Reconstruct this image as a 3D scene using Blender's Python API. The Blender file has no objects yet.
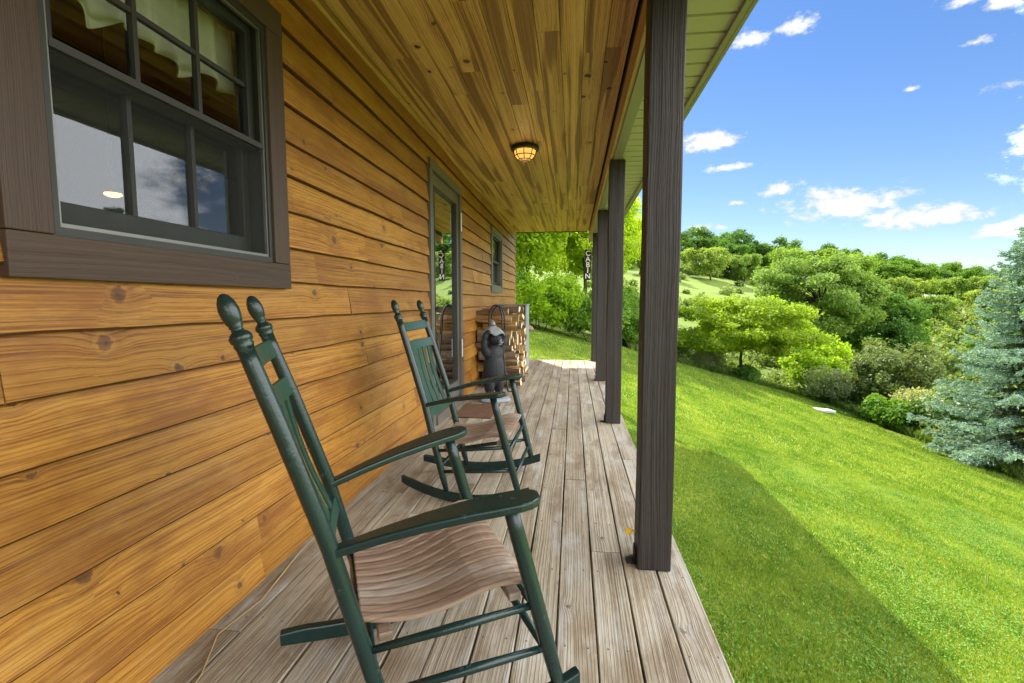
import bpy, math, random
import numpy as np
from mathutils import Matrix, Vector, Euler

random.seed(7)
RNG = np.random.default_rng(11)
C = bpy.context.scene.collection
SC = bpy.context.scene
PI = math.pi
R = math.radians

# ------------------------------------------------------------------ node helpers
class NT:
    def __init__(s, nt):
        s.t = nt
    def n(s, kind, **kw):
        nd = s.t.nodes.new(kind)
        for k, v in kw.items():
            setattr(nd, k, v)
        return nd
    def set(s, inp, v):
        if v is None:
            return
        if hasattr(v, 'is_output') or isinstance(v, bpy.types.NodeSocket):
            s.t.links.new(v, inp)
        else:
            if isinstance(v, (tuple, list)) and len(v) == 3 and inp.type == 'RGBA':
                v = (*v, 1)
            inp.default_value = v
    def m(s, op, a, b=None, c=None, clamp=False):
        nd = s.n('ShaderNodeMath', operation=op, use_clamp=clamp)
        s.set(nd.inputs[0], a); s.set(nd.inputs[1], b); s.set(nd.inputs[2], c)
        return nd.outputs[0]
    def mix(s, f, a, b, blend='MIX'):
        nd = s.n('ShaderNodeMix', data_type='RGBA', blend_type=blend)
        s.set(nd.inputs[0], f); s.set(nd.inputs[6], a); s.set(nd.inputs[7], b)
        return nd.outputs[2]
    def xyz(s, x, y, z):
        nd = s.n('ShaderNodeCombineXYZ')
        s.set(nd.inputs[0], x); s.set(nd.inputs[1], y); s.set(nd.inputs[2], z)
        return nd.outputs[0]
    def sep(s, v):
        nd = s.n('ShaderNodeSeparateXYZ'); s.set(nd.inputs[0], v)
        return nd.outputs
    def noise(s, v, scale=1, detail=2, rough=.5, dist=0):
        nd = s.n('ShaderNodeTexNoise')
        s.set(nd.inputs['Vector'], v); nd.inputs['Scale'].default_value = scale
        nd.inputs['Detail'].default_value = detail; nd.inputs['Roughness'].default_value = rough
        nd.inputs['Distortion'].default_value = dist
        return nd.outputs[0]
    def ss(s, v, lo, hi):
        nd = s.n('ShaderNodeMapRange', interpolation_type='SMOOTHSTEP')
        s.set(nd.inputs[0], v); s.set(nd.inputs[1], lo); s.set(nd.inputs[2], hi)
        return nd.outputs[0]
    def lin(s, v, a, b, c, d):
        nd = s.n('ShaderNodeMapRange')
        s.set(nd.inputs[0], v)
        for i, q in enumerate((a, b, c, d)):
            s.set(nd.inputs[1 + i], q)
        return nd.outputs[0]
    def ramp(s, f, stops):
        nd = s.n('ShaderNodeValToRGB')
        el = nd.color_ramp.elements
        while len(el) < len(stops):
            el.new(.5)
        for e, (p, c) in zip(el, stops):
            e.position = p; e.color = (*c, 1)
        s.set(nd.inputs[0], f)
        return nd.outputs[0]
    def bump(s, h, strength=.3, dist=.01, normal=None):
        nd = s.n('ShaderNodeBump')
        nd.inputs['Strength'].default_value = strength; nd.inputs['Distance'].default_value = dist
        s.set(nd.inputs['Height'], h); s.set(nd.inputs['Normal'], normal)
        return nd.outputs[0]
    def principled(s, col, rough=.5, spec=.5, normal=None, metal=0):
        nd = s.n('ShaderNodeBsdfPrincipled')
        s.set(nd.inputs['Base Color'], col); s.set(nd.inputs['Roughness'], rough)
        s.set(nd.inputs['Specular IOR Level'], spec); s.set(nd.inputs['Normal'], normal)
        s.set(nd.inputs['Metallic'], metal)
        return nd
    def out(s, shader):
        o = s.n('ShaderNodeOutputMaterial'); s.t.links.new(shader, o.inputs[0])
    def obj(s):
        return s.n('ShaderNodeTexCoord').outputs['Object']
    def isl(s):
        return s.n('ShaderNodeNewGeometry').outputs['Random Per Island']

def newmat(name):
    m = bpy.data.materials.new(name); m.use_nodes = True
    m.node_tree.nodes.clear()
    return m, NT(m.node_tree)

# ------------------------------------------------------------------ materials
def wood(name, axis, base, light, dark, knot=(.11, .045, .015), knots=1.0, kscale=3.0, krad=.02,
         streak=0, streakcol=(.1, .04, .01), tint=.35, rough=.45, spec=.4, bump=.25, ring=34, weather=0,
         weathercol=(.5, .45, .38), stain=0, staincol=(.13, .07, .03), coat=0):
    """plank wood; axis = (along, across) component indices in object space"""
    m, n = newmat(name)
    co = n.sep(n.obj()); r = n.isl()
    L = n.m('MULTIPLY_ADD', r, 37.3, co[axis[0]])
    A0 = n.m('ADD', co[axis[1]], co[3 - axis[0] - axis[1]])
    A = n.m('MULTIPLY_ADD', r, 11.7, A0)
    # knots
    wob = n.noise(n.xyz(L, n.m('MULTIPLY', A, 1.6), 0), 30, 3, .65)
    wob2 = n.noise(n.xyz(A, n.m('MULTIPLY', L, .8), 4), 26, 3, .65)
    vv = n.n('ShaderNodeTexVoronoi', voronoi_dimensions='2D', feature='F1')
    n.set(vv.inputs['Vector'], n.xyz(n.m('MULTIPLY_ADD', wob, .034, n.m('MULTIPLY', L, .8)), n.m('MULTIPLY_ADD', wob2, .030, A), 0))
    vv.inputs['Scale'].default_value = kscale
    d = n.m('DIVIDE', vv.outputs['Distance'], kscale)
    cr = n.sep(vv.outputs['Color'])
    on = n.m('GREATER_THAN', cr[2], .34)
    rad = n.m('MULTIPLY', n.lin(n.m('POWER', cr[0], 2.2), 0, 1, .22, 1.0), krad * knots)
    q = n.m('DIVIDE', d, rad)
    infl = n.m('MULTIPLY', on, n.m('POWER', 2.718, n.m('MULTIPLY', n.m('MULTIPLY', q, q), -.16)))
    kmask = n.m('MULTIPLY', on, n.m('SUBTRACT', 1.0, n.ss(n.m('MULTIPLY_ADD', wob, .5, q), .85, 1.12)))
    khalo = n.m('MULTIPLY', on, n.m('SUBTRACT', 1.0, n.ss(q, .9, 2.6)))
    kring = n.m('MULTIPLY', on, n.m('MULTIPLY', n.ss(q, .75, .95), n.m('SUBTRACT', 1.0, n.ss(q, 1.0, 1.45))))
    # growth rings, warped round the knots
    warp = n.noise(n.xyz(n.m('MULTIPLY', L, .8), n.m('MULTIPLY', A, 2.6), r), 1, 2)
    A2 = n.m('ADD', n.m('MULTIPLY_ADD', warp, .055, A), n.m('MULTIPLY', n.m('MULTIPLY', infl, rad), .9))
    ringn = n.noise(n.xyz(n.m('MULTIPLY', L, .24), n.m('MULTIPLY', A2, ring * 1.9), n.m('MULTIPLY', r, 5)), 1, 4, .62)
    sn = n.m('SINE', n.m('MULTIPLY_ADD', ringn, 26.0, n.m('MULTIPLY', A2, ring * 20.0)))
    sn = n.m('POWER', n.m('MULTIPLY_ADD', sn, .5, .5), 2.2)
    fine = n.noise(n.xyz(n.m('MULTIPLY', L, 9), n.m('MULTIPLY', A, 420), r), 1, 3, .7)
    pore = n.noise(n.xyz(n.m('MULTIPLY', L, 16), n.m('MULTIPLY', A, 190), r), 1, 2, .6)
    big = n.noise(n.xyz(n.m('MULTIPLY', L, .75), n.m('MULTIPLY', A, 8), n.m('MULTIPLY', r, 9)), 1, 4, .6)
    f = n.m('ADD', n.m('MULTIPLY', ringn, .50), n.m('MULTIPLY', sn, -.19))
    f = n.m('ADD', f, n.m('MULTIPLY_ADD', big, .56, .02))
    f = n.m('ADD', f, n.m('MULTIPLY_ADD', fine, .44, -.22))
    f = n.m('ADD', f, n.m('MULTIPLY_ADD', pore, .26, -.13))
    col = n.ramp(f, [(.26, dark), (.50, base), (.78, light)])
    # board to board tint
    r2 = n.m('FRACT', n.m('MULTIPLY', r, 17.31))
    col = n.mix(1.0, col, n.mix(r2, (1 - tint, 1 - tint * 1.15, 1 - tint * 1.3), (1 + tint * .45, 1 + tint * .45, 1 + tint * .4)), 'MULTIPLY')
    if streak:
        st = n.noise(n.xyz(n.m('MULTIPLY', L, .45), n.m('MULTIPLY_ADD', warp, .9, n.m('MULTIPLY', A, 15)), n.m('MULTIPLY', r, 31)), 1, 1)
        sm = n.ss(st, .55, .615)
        sm = n.m('MULTIPLY', sm, n.lin(fine, .3, .7, .65, 1.0))
        col = n.mix(n.m('MULTIPLY', sm, streak), col, streakcol)
    col = n.mix(n.m('MULTIPLY', khalo, .30), col, n.mix(.35, dark, tuple(knot)))
    col = n.mix(n.m('MULTIPLY', kring, .18), col, light)
    knot = n.mix(n.ss(n.m('MULTIPLY_ADD', wob2, 1.2, q), .55, 1.2), tuple(.22 * k_ for k_ in knot), tuple(1.5 * k_ for k_ in knot))
    col = n.mix(n.m('MULTIPLY', kmask, n.lin(cr[1], 0, 1, .65, .97)), col, knot)
    if weather:
        w = n.noise(n.xyz(n.m('MULTIPLY', L, 2.3), n.m('MULTIPLY', A, 9), r), 1, 5, .65)
        col = n.mix(n.m('MULTIPLY', n.ss(w, .48, .72), weather), col, weathercol)
    if stain:
        w = n.noise(n.xyz(n.m('MULTIPLY', L, 2.2), n.m('MULTIPLY', A, 6), 3.3), 1, 6, .66)
        col = n.mix(n.m('MULTIPLY', n.ss(w, .47, .68), stain), col, staincol)
    h = n.m('ADD', n.m('MULTIPLY', fine, .6), n.m('MULTIPLY', sn, .35))
    h = n.m('SUBTRACT', h, n.m('MULTIPLY', kmask, .5))
    rr = n.lin(fine, .3, .7, rough * .85, min(1, rough * 1.2))
    p = n.principled(col, rr, spec, n.bump(h, bump, .003))
    if coat:
        p.inputs['Coat Weight'].default_value = coat; p.inputs['Coat Roughness'].default_value = .25
    n.out(p.outputs[0])
    return m

def plain(name, col, rough=.5, spec=.4, var=.15, scale=12, bump=.15, bscale=60, metal=0, wear=0, wearcol=(.4, .4, .38), bd=.003):
    m, n = newmat(name)
    o = n.obj()
    a = n.noise(o, scale, 4, .6); b = n.noise(o, bscale, 3, .6)
    c = n.mix(1.0, col, n.mix(a, (1 - var,) * 3, (1 + var,) * 3), 'MULTIPLY')
    if wear:
        w = n.noise(o, scale * 2.7, 6, .7)
        c = n.mix(n.m('MULTIPLY', n.ss(w, .61, .68), wear), c, wearcol)
    n.out(n.principled(c, n.lin(a, .3, .7, rough * .85, min(1, rough * 1.15)), spec, n.bump(b, bump, bd), metal).outputs[0])
    return m

def leafmat(name, c0, c1, trans=.35, dead=None, rough=.55, spec=.25, stripes=False):
    m, n = newmat(name)
    r = n.isl()
    o = n.n('ShaderNodeObjectInfo').outputs['Random']
    big = n.noise(n.obj(), .9, 2)
    f = n.m('ADD', n.m('MULTIPLY', r, .55), n.m('MULTIPLY_ADD', big, 1.0, -.28), clamp=True)
    if stripes:      # mower passes and thin, yellower patches
        co = n.sep(n.obj())
        wv = n.noise(n.obj(), .5, 3, .6)
        st = n.m('SINE', n.m('MULTIPLY', n.m('MULTIPLY_ADD', wv, .9, n.m('MULTIPLY_ADD', co[1], -.06, co[0])), 5.6))
        pt = n.noise(n.obj(), 4.5, 5, .7)
        f = n.m('ADD', f, n.m('MULTIPLY_ADD', n.ss(st, -.2, .95), .17, -.07))
        f = n.m('ADD', f, n.m('MULTIPLY_ADD', pt, 1.5, -.76))
        f = n.m('ADD', f, n.m('MULTIPLY_ADD', n.noise(n.obj(), 1.3, 4, .6), .9, -.45), clamp=True)
    c = n.mix(f, c0, c1)
    c = n.mix(1.0, c, n.mix(o, (.82, .9, .85), (1.15, 1.08, 1.0)), 'MULTIPLY')
    if dead:
        c = n.mix(n.m('GREATER_THAN', n.m('FRACT', n.m('MULTIPLY', r, 23.7)), dead[1]), c, dead[0])
    p = n.principled(c, rough, spec)
    t = n.n('ShaderNodeBsdfTranslucent')
    n.set(t.inputs[0], n.mix(1.0, c, (1.25, 1.25, .55), 'MULTIPLY'))
    ms = n.n('ShaderNodeMixShader'); ms.inputs[0].default_value = trans
    n.t.links.new(p.outputs[0], ms.inputs[1]); n.t.links.new(t.outputs[0], ms.inputs[2])
    n.out(ms.outputs[0])
    return m

def glassmat(name, refl=.12, tint=(.8, .85, .8)):
    m, n = newmat(name)
    lw = n.n('ShaderNodeFresnel'); lw.inputs[0].default_value = 1.5
    wob = n.bump(n.noise(n.obj(), 3.5, 1), .02, .02)
    g = n.n('ShaderNodeBsdfGlossy'); g.inputs['Roughness'].default_value = .004; g.inputs[0].default_value = (.92, .95, 1, 1)
    n.set(g.inputs['Normal'], wob)
    t = n.n('ShaderNodeBsdfTransparent'); t.inputs[0].default_value = (*tint, 1)
    ms = n.n('ShaderNodeMixShader')
    n.set(ms.inputs[0], n.m('ADD', lw.outputs[0], refl, clamp=True))
    n.t.links.new(t.outputs[0], ms.inputs[1]); n.t.links.new(g.outputs[0], ms.inputs[2])
    n.out(ms.outputs[0])
    return m

def emit(name, col, s):
    m, n = newmat(name)
    e = n.n('ShaderNodeEmission'); e.inputs[0].default_value = (*col, 1); e.inputs[1].default_value = s
    n.out(e.outputs[0])
    return m

M = {}
M['siding'] = wood('amber_siding', (1, 2), (.415, .185, .025), (.55, .295, .055), (.185, .062, .008), knot=(.060, .026, .012), tint=.26, rough=.42, spec=.35, bump=.5, kscale=4.6, krad=.026, weather=.28, weathercol=(.50, .30, .10), stain=.70, staincol=(.23, .078, .013), ring=26)
M['lapshade'] = plain('lap_shade_edge', (.085, .036, .011), .8, .1, .3)  # shadow line under each lap, painted as a dark lower edge
M['ceiling'] = wood('ceiling_pine', (1, 0), (.60, .365, .125), (.75, .51, .21), (.30, .14, .036), knot=(.040, .016, .006), kscale=3.6, krad=.030, streak=.85, streakcol=(.150, .056, .016), tint=.15, rough=.5, spec=.3, bump=.2, ring=22)
M['deck'] = wood('weathered_deck', (1, 0), (.410, .355, .265), (.57, .515, .415), (.19, .145, .095), knot=(.12, .08, .05), kscale=2.8, krad=.016, tint=.17, rough=.8, spec=.15, bump=.9, weather=.70, weathercol=(.50, .49, .46), stain=.75, staincol=(.215, .150, .088), ring=24)
M['beam'] = wood('beam_board', (1, 2), (.50, .36, .15), (.60, .45, .21), (.32, .20, .07), tint=.1, rough=.5, knots=.5)
M['post'] = wood('dark_post', (2, 0), (.040, .032, .031), (.060, .050, .049), (.017, .0135, .013), knot=(.015, .011, .010), knots=.9, kscale=1.8, krad=.016, streak=.4, streakcol=(.016, .012, .011), tint=.05, rough=.5, spec=.30, bump=1.0, ring=24)
M['trim'] = wood('brown_trim', (1, 2), (.075, .046, .034), (.090, .057, .043), (.055, .033, .025), knots=.4, tint=.06, rough=.5, spec=.3, bump=.4)
M['trimv'] = wood('brown_trim_upright', (2, 1), (.075, .046, .034), (.090, .057, .043), (.055, .033, .025), knots=.4, tint=.06, rough=.5, spec=.3, bump=.4)
M['seat'] = wood('worn_seat_slat', (0, 1), (.345, .245, .175), (.44, .33, .25), (.21, .135, .092), knots=.2, tint=.18, rough=.65, spec=.25, bump=.4, weather=.7, weathercol=(.46, .41, .35), stain=.35, staincol=(.22, .115, .07), ring=14)
M['green'] = plain('green_paint', (.0080, .0265, .0235), .24, .5, .30, 9, .25, 110, wear=.55, wearcol=(.075, .10, .095))
M['greenlight'] = plain('green_paint_slat', (.017, .060, .042), .35, .45, .2, 9, .10, 130)
M['sash'] = plain('sash_paint', (.034, .031, .028), .45, .4, .1, 9, .05)
M['sashdark'] = plain('sash_dark', (.022, .022, .018), .45, .4, .1)
M['metaltrim'] = plain('screen_track_metal', (.20, .195, .18), .4, .5, .1, metal=.6)
M['doorpaint'] = plain('door_frame_paint', (.125, .116, .098), .42, .4, .10, 8, .05)
M['soffit'] = plain('sage_vinyl', (.47, .47, .36), .42, .4, .05, 5, .25, 260)
M['fascia'] = plain('fascia_metal', (.27, .265, .21), .4, .45, .07, 5, .05)
M['roof'] = plain('roof_shingle', (.09, .085, .08), .9, .2, .3, 14, .5, 40)
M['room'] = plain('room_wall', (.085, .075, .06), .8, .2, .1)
M['black'] = plain('black_metal', (.014, .014, .014), .42, .5, .2)
M['blacksign'] = plain('black_board', (.02, .019, .018), .6, .3, .2)
M['white'] = plain('white_paint', (.75, .74, .70), .5, .4, .05)
M['yellow'] = plain('yellow_plastic', (.72, .42, .02), .45, .4, .15)
M['cord'] = plain('tan_cord', (.40, .28, .13), .6, .3, .1)
M['bear'] = plain('bear_resin', (.013, .014, .018), .5, .45, .45, 22, 1.0, 75, wear=.3, wearcol=(.085, .09, .10), bd=.012)
M['bearlight'] = plain('bear_pale_resin', (.30, .32, .34), .65, .3, .35, 18, .8, 60, wear=.5, wearcol=(.55, .56, .57), bd=.008)
M['barewood'] = wood('split_wood_face', (0, 1), (.60, .40, .19), (.80, .62, .38), (.33, .18, .07), knots=.2, tint=.4, rough=.7, spec=.2, bump=.5, ring=30)
M['logend'] = plain('log_end', (.74, .58, .36), .8, .2, .45, 16, .5, 90)
M['bark'] = plain('log_bark', (.16, .115, .08), .9, .15, .5, 18, 1.0, 45, wear=.5, wearcol=(.22, .19, .16), bd=.01)
M['cabinet'] = plain('grey_cabinet', (.26, .28, .28), .5, .4, .15)
M['mat'] = plain('rust_mat', (.155, .085, .050), .95, .1, .5, 14, .9, 200, wear=.8, wearcol=(.12, .06, .04))
M['stone'] = plain('white_stone', (.72, .70, .66), .8, .2, .12, 5)
M['rock'] = plain('brown_rock', (.22, .16, .11), .9, .2, .3, 5, .8, 14, bd=.02)
M['trunk'] = plain('tree_bark', (.075, .056, .042), .9, .15, .4, 6, 1.0, 16, bd=.03)
M['screw'] = plain('screw_head', (.17, .15, .13), .5, .5, .3)
def fabric():
    m, n = newmat('valance_cloth')
    o = n.obj()
    w = n.noise(n.xyz(n.m('MULTIPLY', n.sep(o)[1], 400), n.m('MULTIPLY', n.sep(o)[2], 400), 0), 1, 1)
    c = n.mix(w, (.74, .76, .62), (.84, .86, .72))
    p = n.principled(c, .9, .1)
    t = n.n('ShaderNodeBsdfTranslucent'); t.inputs[0].default_value = (.6, .62, .45, 1)
    ms = n.n('ShaderNodeMixShader'); ms.inputs[0].default_value = .3
    n.t.links.new(p.outputs[0], ms.inputs[1]); n.t.links.new(t.outputs[0], ms.inputs[2]); n.out(ms.outputs[0])
    return m
M['cloth'] = fabric()
M['glass'] = glassmat('window_glass', .075, (.94, .96, .93))
M['doorglass'] = glassmat('door_glass', .45)
def screenmat():
    m, n = newmat('insect_mesh')
    d = n.principled((.045, .045, .044), .6, .2)
    t = n.n('ShaderNodeBsdfTransparent')
    ms = n.n('ShaderNodeMixShader')
    o = n.sep(n.obj())
    gy = n.m('SINE', n.m('MULTIPLY', o[1], 900)); gz = n.m('SINE', n.m('MULTIPLY', o[2], 900))
    n.set(ms.inputs[0], n.m('MULTIPLY_ADD', n.m('MULTIPLY', gy, gz), .10, .26, clamp=True))
    n.t.links.new(t.outputs[0], ms.inputs[1]); n.t.links.new(d.outputs[0], ms.inputs[2])
    n.out(ms.outputs[0])
    return m
M['screen'] = screenmat()
M['bulbglass'] = emit('lit_lamp_glass', (1.0, .50, .10), .33)
M['bulb'] = emit('lit_bulb', (1.0, .78, .42), 2.2)
M['shade'] = emit('lit_shade', (1.0, .50, .15), 1.2)

# leaves
M['leaf_mid'] = leafmat('leaf_mid', (.090, .205, .020), (.26, .41, .048), .46)
M['leaf_dark'] = leafmat('leaf_dark', (.065, .170, .028), (.20, .345, .055), .42)
M['leaf_bright'] = leafmat('leaf_bright', (.24, .40, .018), (.48, .62, .045), .58)
M['leaf_yellow'] = leafmat('leaf_yellow', (.175, .30, .016), (.42, .55, .040), .45)
M['leaf_olive'] = leafmat('leaf_olive', (.11, .165, .045), (.26, .32, .095), .3)
M['leaf_silver'] = leafmat('leaf_silver', (.30, .35, .14), (.56, .60, .34), .50)
M['leaf_feather'] = leafmat('leaf_feather', (.175, .285, .050), (.40, .51, .11), .45)
M['flower'] = leafmat('leaf_flower', (.16, .26, .07), (.30, .42, .14), .3, ((.80, .80, .76), .82))
M['needle'] = leafmat('spruce_needle', (.25, .39, .32), (.54, .68, .60), .15, rough=.6)
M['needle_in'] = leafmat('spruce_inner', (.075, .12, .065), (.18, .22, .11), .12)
M['grass'] = leafmat('grass_blade', (.092, .225, .024), (.355, .45, .070), .32, ((.56, .50, .20), .95), rough=.5, spec=.2, stripes=True)
M['brush'] = leafmat('brush_leaf', (.105, .200, .030), (.33, .42, .095), .36, ((.42, .38, .21), .93))
M['clover'] = leafmat('clover_leaf', (.12, .285, .035), (.25, .43, .065), .3)

def ground_mat():
    m, n = newmat('grass_ground')
    o = n.obj(); c = n.sep(o)
    a = n.noise(o, .5, 4, .6); b = n.noise(o, 7, 5, .7); f = n.noise(o, 45, 3, .7)
    v = n.m('ADD', n.m('MULTIPLY', a, .35), n.m('ADD', n.m('MULTIPLY', b, .4), n.m('MULTIPLY', f, .35)))
    lawn = n.ramp(v, [(.36, (.115, .180, .026)), (.54, (.26, .32, .048)), (.72, (.42, .43, .105))])
    wild = n.ramp(v, [(.36, (.075, .135, .022)), (.54, (.165, .235, .045)), (.72, (.27, .31, .095))])
    edge = n.m('MAXIMUM', n.ss(n.m('MULTIPLY_ADD', a, 1.2, c[0]), 12.1, 12.9), n.ss(n.m('MULTIPLY_ADD', a, 1.5, c[1]), 26.0, 27.2))
    far = n.ss(c[1], 50, 85)
    wild = n.mix(n.m('MULTIPLY', far, .55), wild, (.215, .29, .062))
    col = n.mix(edge, lawn, wild)
    # mower passes follow the slope
    s = n.m('SINE', n.m('MULTIPLY', n.m('MULTIPLY_ADD', a, .25, n.m('MULTIPLY_ADD', c[1], -.05, c[0])), 6.2))
    col = n.mix(n.m('MULTIPLY', n.ss(s, .35, .95), n.m('SUBTRACT', .16, n.m('MULTIPLY', edge, .16))), col, (.34, .36, .06))
    # bare earth by the spruce
    dx = n.m('SUBTRACT', c[0], 13.2); dy = n.m('SUBTRACT', c[1], 13.3)
    dd = n.m('SQRT', n.m('ADD', n.m('MULTIPLY', n.m('MULTIPLY', dx, dx), .35), n.m('MULTIPLY', dy, dy)))
    dirt = n.m('SUBTRACT', 1.0, n.ss(n.m('MULTIPLY_ADD', b, .8, dd), .75, 1.25))
    col = n.mix(dirt, col, n.mix(f, (.27, .16, .075), (.42, .29, .16)))
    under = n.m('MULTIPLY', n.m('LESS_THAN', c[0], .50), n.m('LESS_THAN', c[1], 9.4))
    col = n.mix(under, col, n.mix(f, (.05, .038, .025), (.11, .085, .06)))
    n.out(n.principled(col, .9, .1, n.bump(n.m('ADD', b, f), .6, .05)).outputs[0])
    return m
M['ground'] = ground_mat()

# ------------------------------------------------------------------ mesh helpers
class MB:
    def __init__(s):
        s.v = []; s.f = []; s.mi = []; s.sm = []
    def add(s, vs, fs, mi=0, smooth=False):
        b = len(s.v); s.v.extend([tuple(map(float, q)) for q in vs])
        for f in fs:
            s.f.append([b + i for i in f]); s.mi.append(mi); s.sm.append(smooth)
    def box(s, x0, x1, y0, y1, z0, z1, mi=0):
        vs = [(x, y, z) for z in (z0, z1) for y in (y0, y1) for x in (x0, x1)]
        s.add(vs, [(0, 2, 3, 1), (4, 5, 7, 6), (0, 1, 5, 4), (2, 6, 7, 3), (0, 4, 6, 2), (1, 3, 7, 5)], mi)
    def tube(s, pts, rad, seg=10, mi=0, smooth=True, flat=1.0, cap=True):
        pts = [Vector(p) for p in pts]
        if not hasattr(rad, '__len__'):
            rad = [rad] * len(pts)
        rings = []
        up = None
        for i, p in enumerate(pts):
            d = (pts[min(i + 1, len(pts) - 1)] - pts[max(i - 1, 0)]).normalized()
            if up is None:
                up = Vector((0, 0, 1)) if abs(d.z) < .9 else Vector((1, 0, 0))
            a = d.cross(up).normalized(); b = a.cross(d).normalized(); up = b
            rings.append([p + a * (math.cos(2 * PI * k / seg) * rad[i]) + b * (math.sin(2 * PI * k / seg) * rad[i] * flat) for k in range(seg)])
        vs = [q for r in rings for q in r]; fs = []
        for i in range(len(pts) - 1):
            for k in range(seg):
                k2 = (k + 1) % seg
                fs.append((i * seg + k, i * seg + k2, (i + 1) * seg + k2, (i + 1) * seg + k))
        s.add(vs, fs, mi, smooth)
        if cap:
            s.add(rings[0], [tuple(reversed(range(seg)))], mi); s.add(rings[-1], [tuple(range(seg))], mi)
    def lathe(s, base, axis, prof, seg=18, mi=0):
        """prof: list of (t along axis, radius)"""
        base = Vector(base); d = Vector(axis).normalized()
        up = Vector((0, 1, 0)) if abs(d.y) < .9 else Vector((1, 0, 0))
        a = d.cross(up).normalized(); b = a.cross(d)
        vs = []; fs = []
        for t, r in prof:
            for k in range(seg):
                an = 2 * PI * k / seg
                vs.append(base + d * t + a * (math.cos(an) * r) + b * (math.sin(an) * r))
        for i in range(len(prof) - 1):
            for k in range(seg):
                k2 = (k + 1) % seg
                fs.append((i * seg + k, i * seg + k2, (i + 1) * seg + k2, (i + 1) * seg + k))
        s.add(vs, fs, mi, True)
    def sphere(s, c, r, seg=14, rings=9, rot=None, mi=0):
        vs = []; fs = []
        r = (r,) * 3 if not hasattr(r, '__len__') else r
        m = rot or Matrix.Identity(3)
        for i in range(rings + 1):
            th = PI * i / rings
            for k in range(seg):
                ph = 2 * PI * k / seg
                vs.append(Vector(c) + m @ Vector((r[0] * math.sin(th) * math.cos(ph), r[1] * math.sin(th) * math.sin(ph), r[2] * math.cos(th))))
        for i in range(rings):
            for k in range(seg):
                k2 = (k + 1) % seg
                fs.append((i * seg + k, (i + 1) * seg + k, (i + 1) * seg + k2, i * seg + k2))
        s.add(vs, fs, mi, True)
    def prism(s, poly, off, mi=0, mis=None):
        """poly: list of 3D points, extruded by vector off"""
        n = len(poly); off = Vector(off)
        a = [Vector(p) for p in poly]; b = [p + off for p in a]
        s.add(a + b, [tuple(reversed(range(n))), tuple(range(n, 2 * n))], mi)
        bidx = len(s.v) - 2 * n
        for i in range(n):
            j = (i + 1) % n
            s.f.append([bidx + i, bidx + j, bidx + n + j, bidx + n + i]); s.mi.append(mis[i] if mis else mi); s.sm.append(False)
    def build(s, name, mats, parent=None, bevel=0, bseg=2, keep=True):
        me = bpy.data.meshes.new(name)
        me.from_pydata(s.v, [], s.f)
        if not isinstance(mats, (list, tuple)):
            mats = [mats]
        for mm in mats:
            me.materials.append(mm)
        me.polygons.foreach_set('material_index', s.mi)
        me.polygons.foreach_set('use_smooth', s.sm)
        me.validate(); me.update()
        import bmesh
        bm = bmesh.new(); bm.from_mesh(me)
        bmesh.ops.remove_doubles(bm, verts=bm.verts, dist=1e-6)
        bmesh.ops.recalc_face_normals(bm, faces=bm.faces)
        bm.to_mesh(me); bm.free()
        o = bpy.data.objects.new(name, me); C.objects.link(o)
        if bevel:
            b = o.modifiers.new('bevel', 'BEVEL'); b.width = bevel; b.segments = bseg; b.limit_method = 'ANGLE'; b.angle_limit = R(40)
        if parent is not None:
            adopt(o, parent)
        return o

def world_loc(o):
    m = Matrix.Identity(4)
    while o is not None:
        m = o.matrix_basis.copy() @ m if o.parent is None else (o.matrix_parent_inverse @ o.matrix_basis) @ m
        o = o.parent
    return m
def adopt(o, parent, world=True):
    """parent o, its mesh given in world coordinates unless the parent sits at the origin of a moved thing"""
    o.parent = parent
    if parent.get('_local') or not world:
        o['_local'] = 1
    else:
        o.matrix_parent_inverse = world_loc(parent).inverted()

def quick_mesh(name, verts, nper, mat, parent=None, smooth=False):
    """verts: (k*nper,3) array, faces of nper consecutive vertices"""
    verts = np.asarray(verts, np.float32).reshape(-1, 3)
    nv = len(verts); nf = nv // nper
    me = bpy.data.meshes.new(name)
    me.vertices.add(nv); me.vertices.foreach_set('co', verts.ravel())
    me.loops.add(nv); me.loops.foreach_set('vertex_index', np.arange(nv, dtype=np.int32))
    me.polygons.add(nf)
    me.polygons.foreach_set('loop_start', np.arange(0, nv, nper, dtype=np.int32))
    me.polygons.foreach_set('loop_total', np.full(nf, nper, dtype=np.int32))
    me.update(calc_edges=True)
    me.materials.append(mat)
    o = bpy.data.objects.new(name, me); C.objects.link(o)
    if parent is not None:
        adopt(o, parent)
    return o

def tag(o, label=None, cat=None, group=None, kind=None):
    if label: o['label'] = label
    if cat: o['category'] = cat
    if group: o['group'] = group
    if kind: o['kind'] = kind
    return o
def empty(name, loc, rz=0, local=False):
    o = bpy.data.objects.new(name, None); C.objects.link(o)
    o.location = loc; o.rotation_euler = (0, 0, rz); o.empty_display_size = .2
    if local: o['_local'] = 1
    return o
def copy_tree(o, parent=None):
    c = o.copy(); C.objects.link(c)
    if parent is not None:
        c.parent = parent
    for ch in list(o.children):
        copy_tree(ch, c)
    return c

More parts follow.
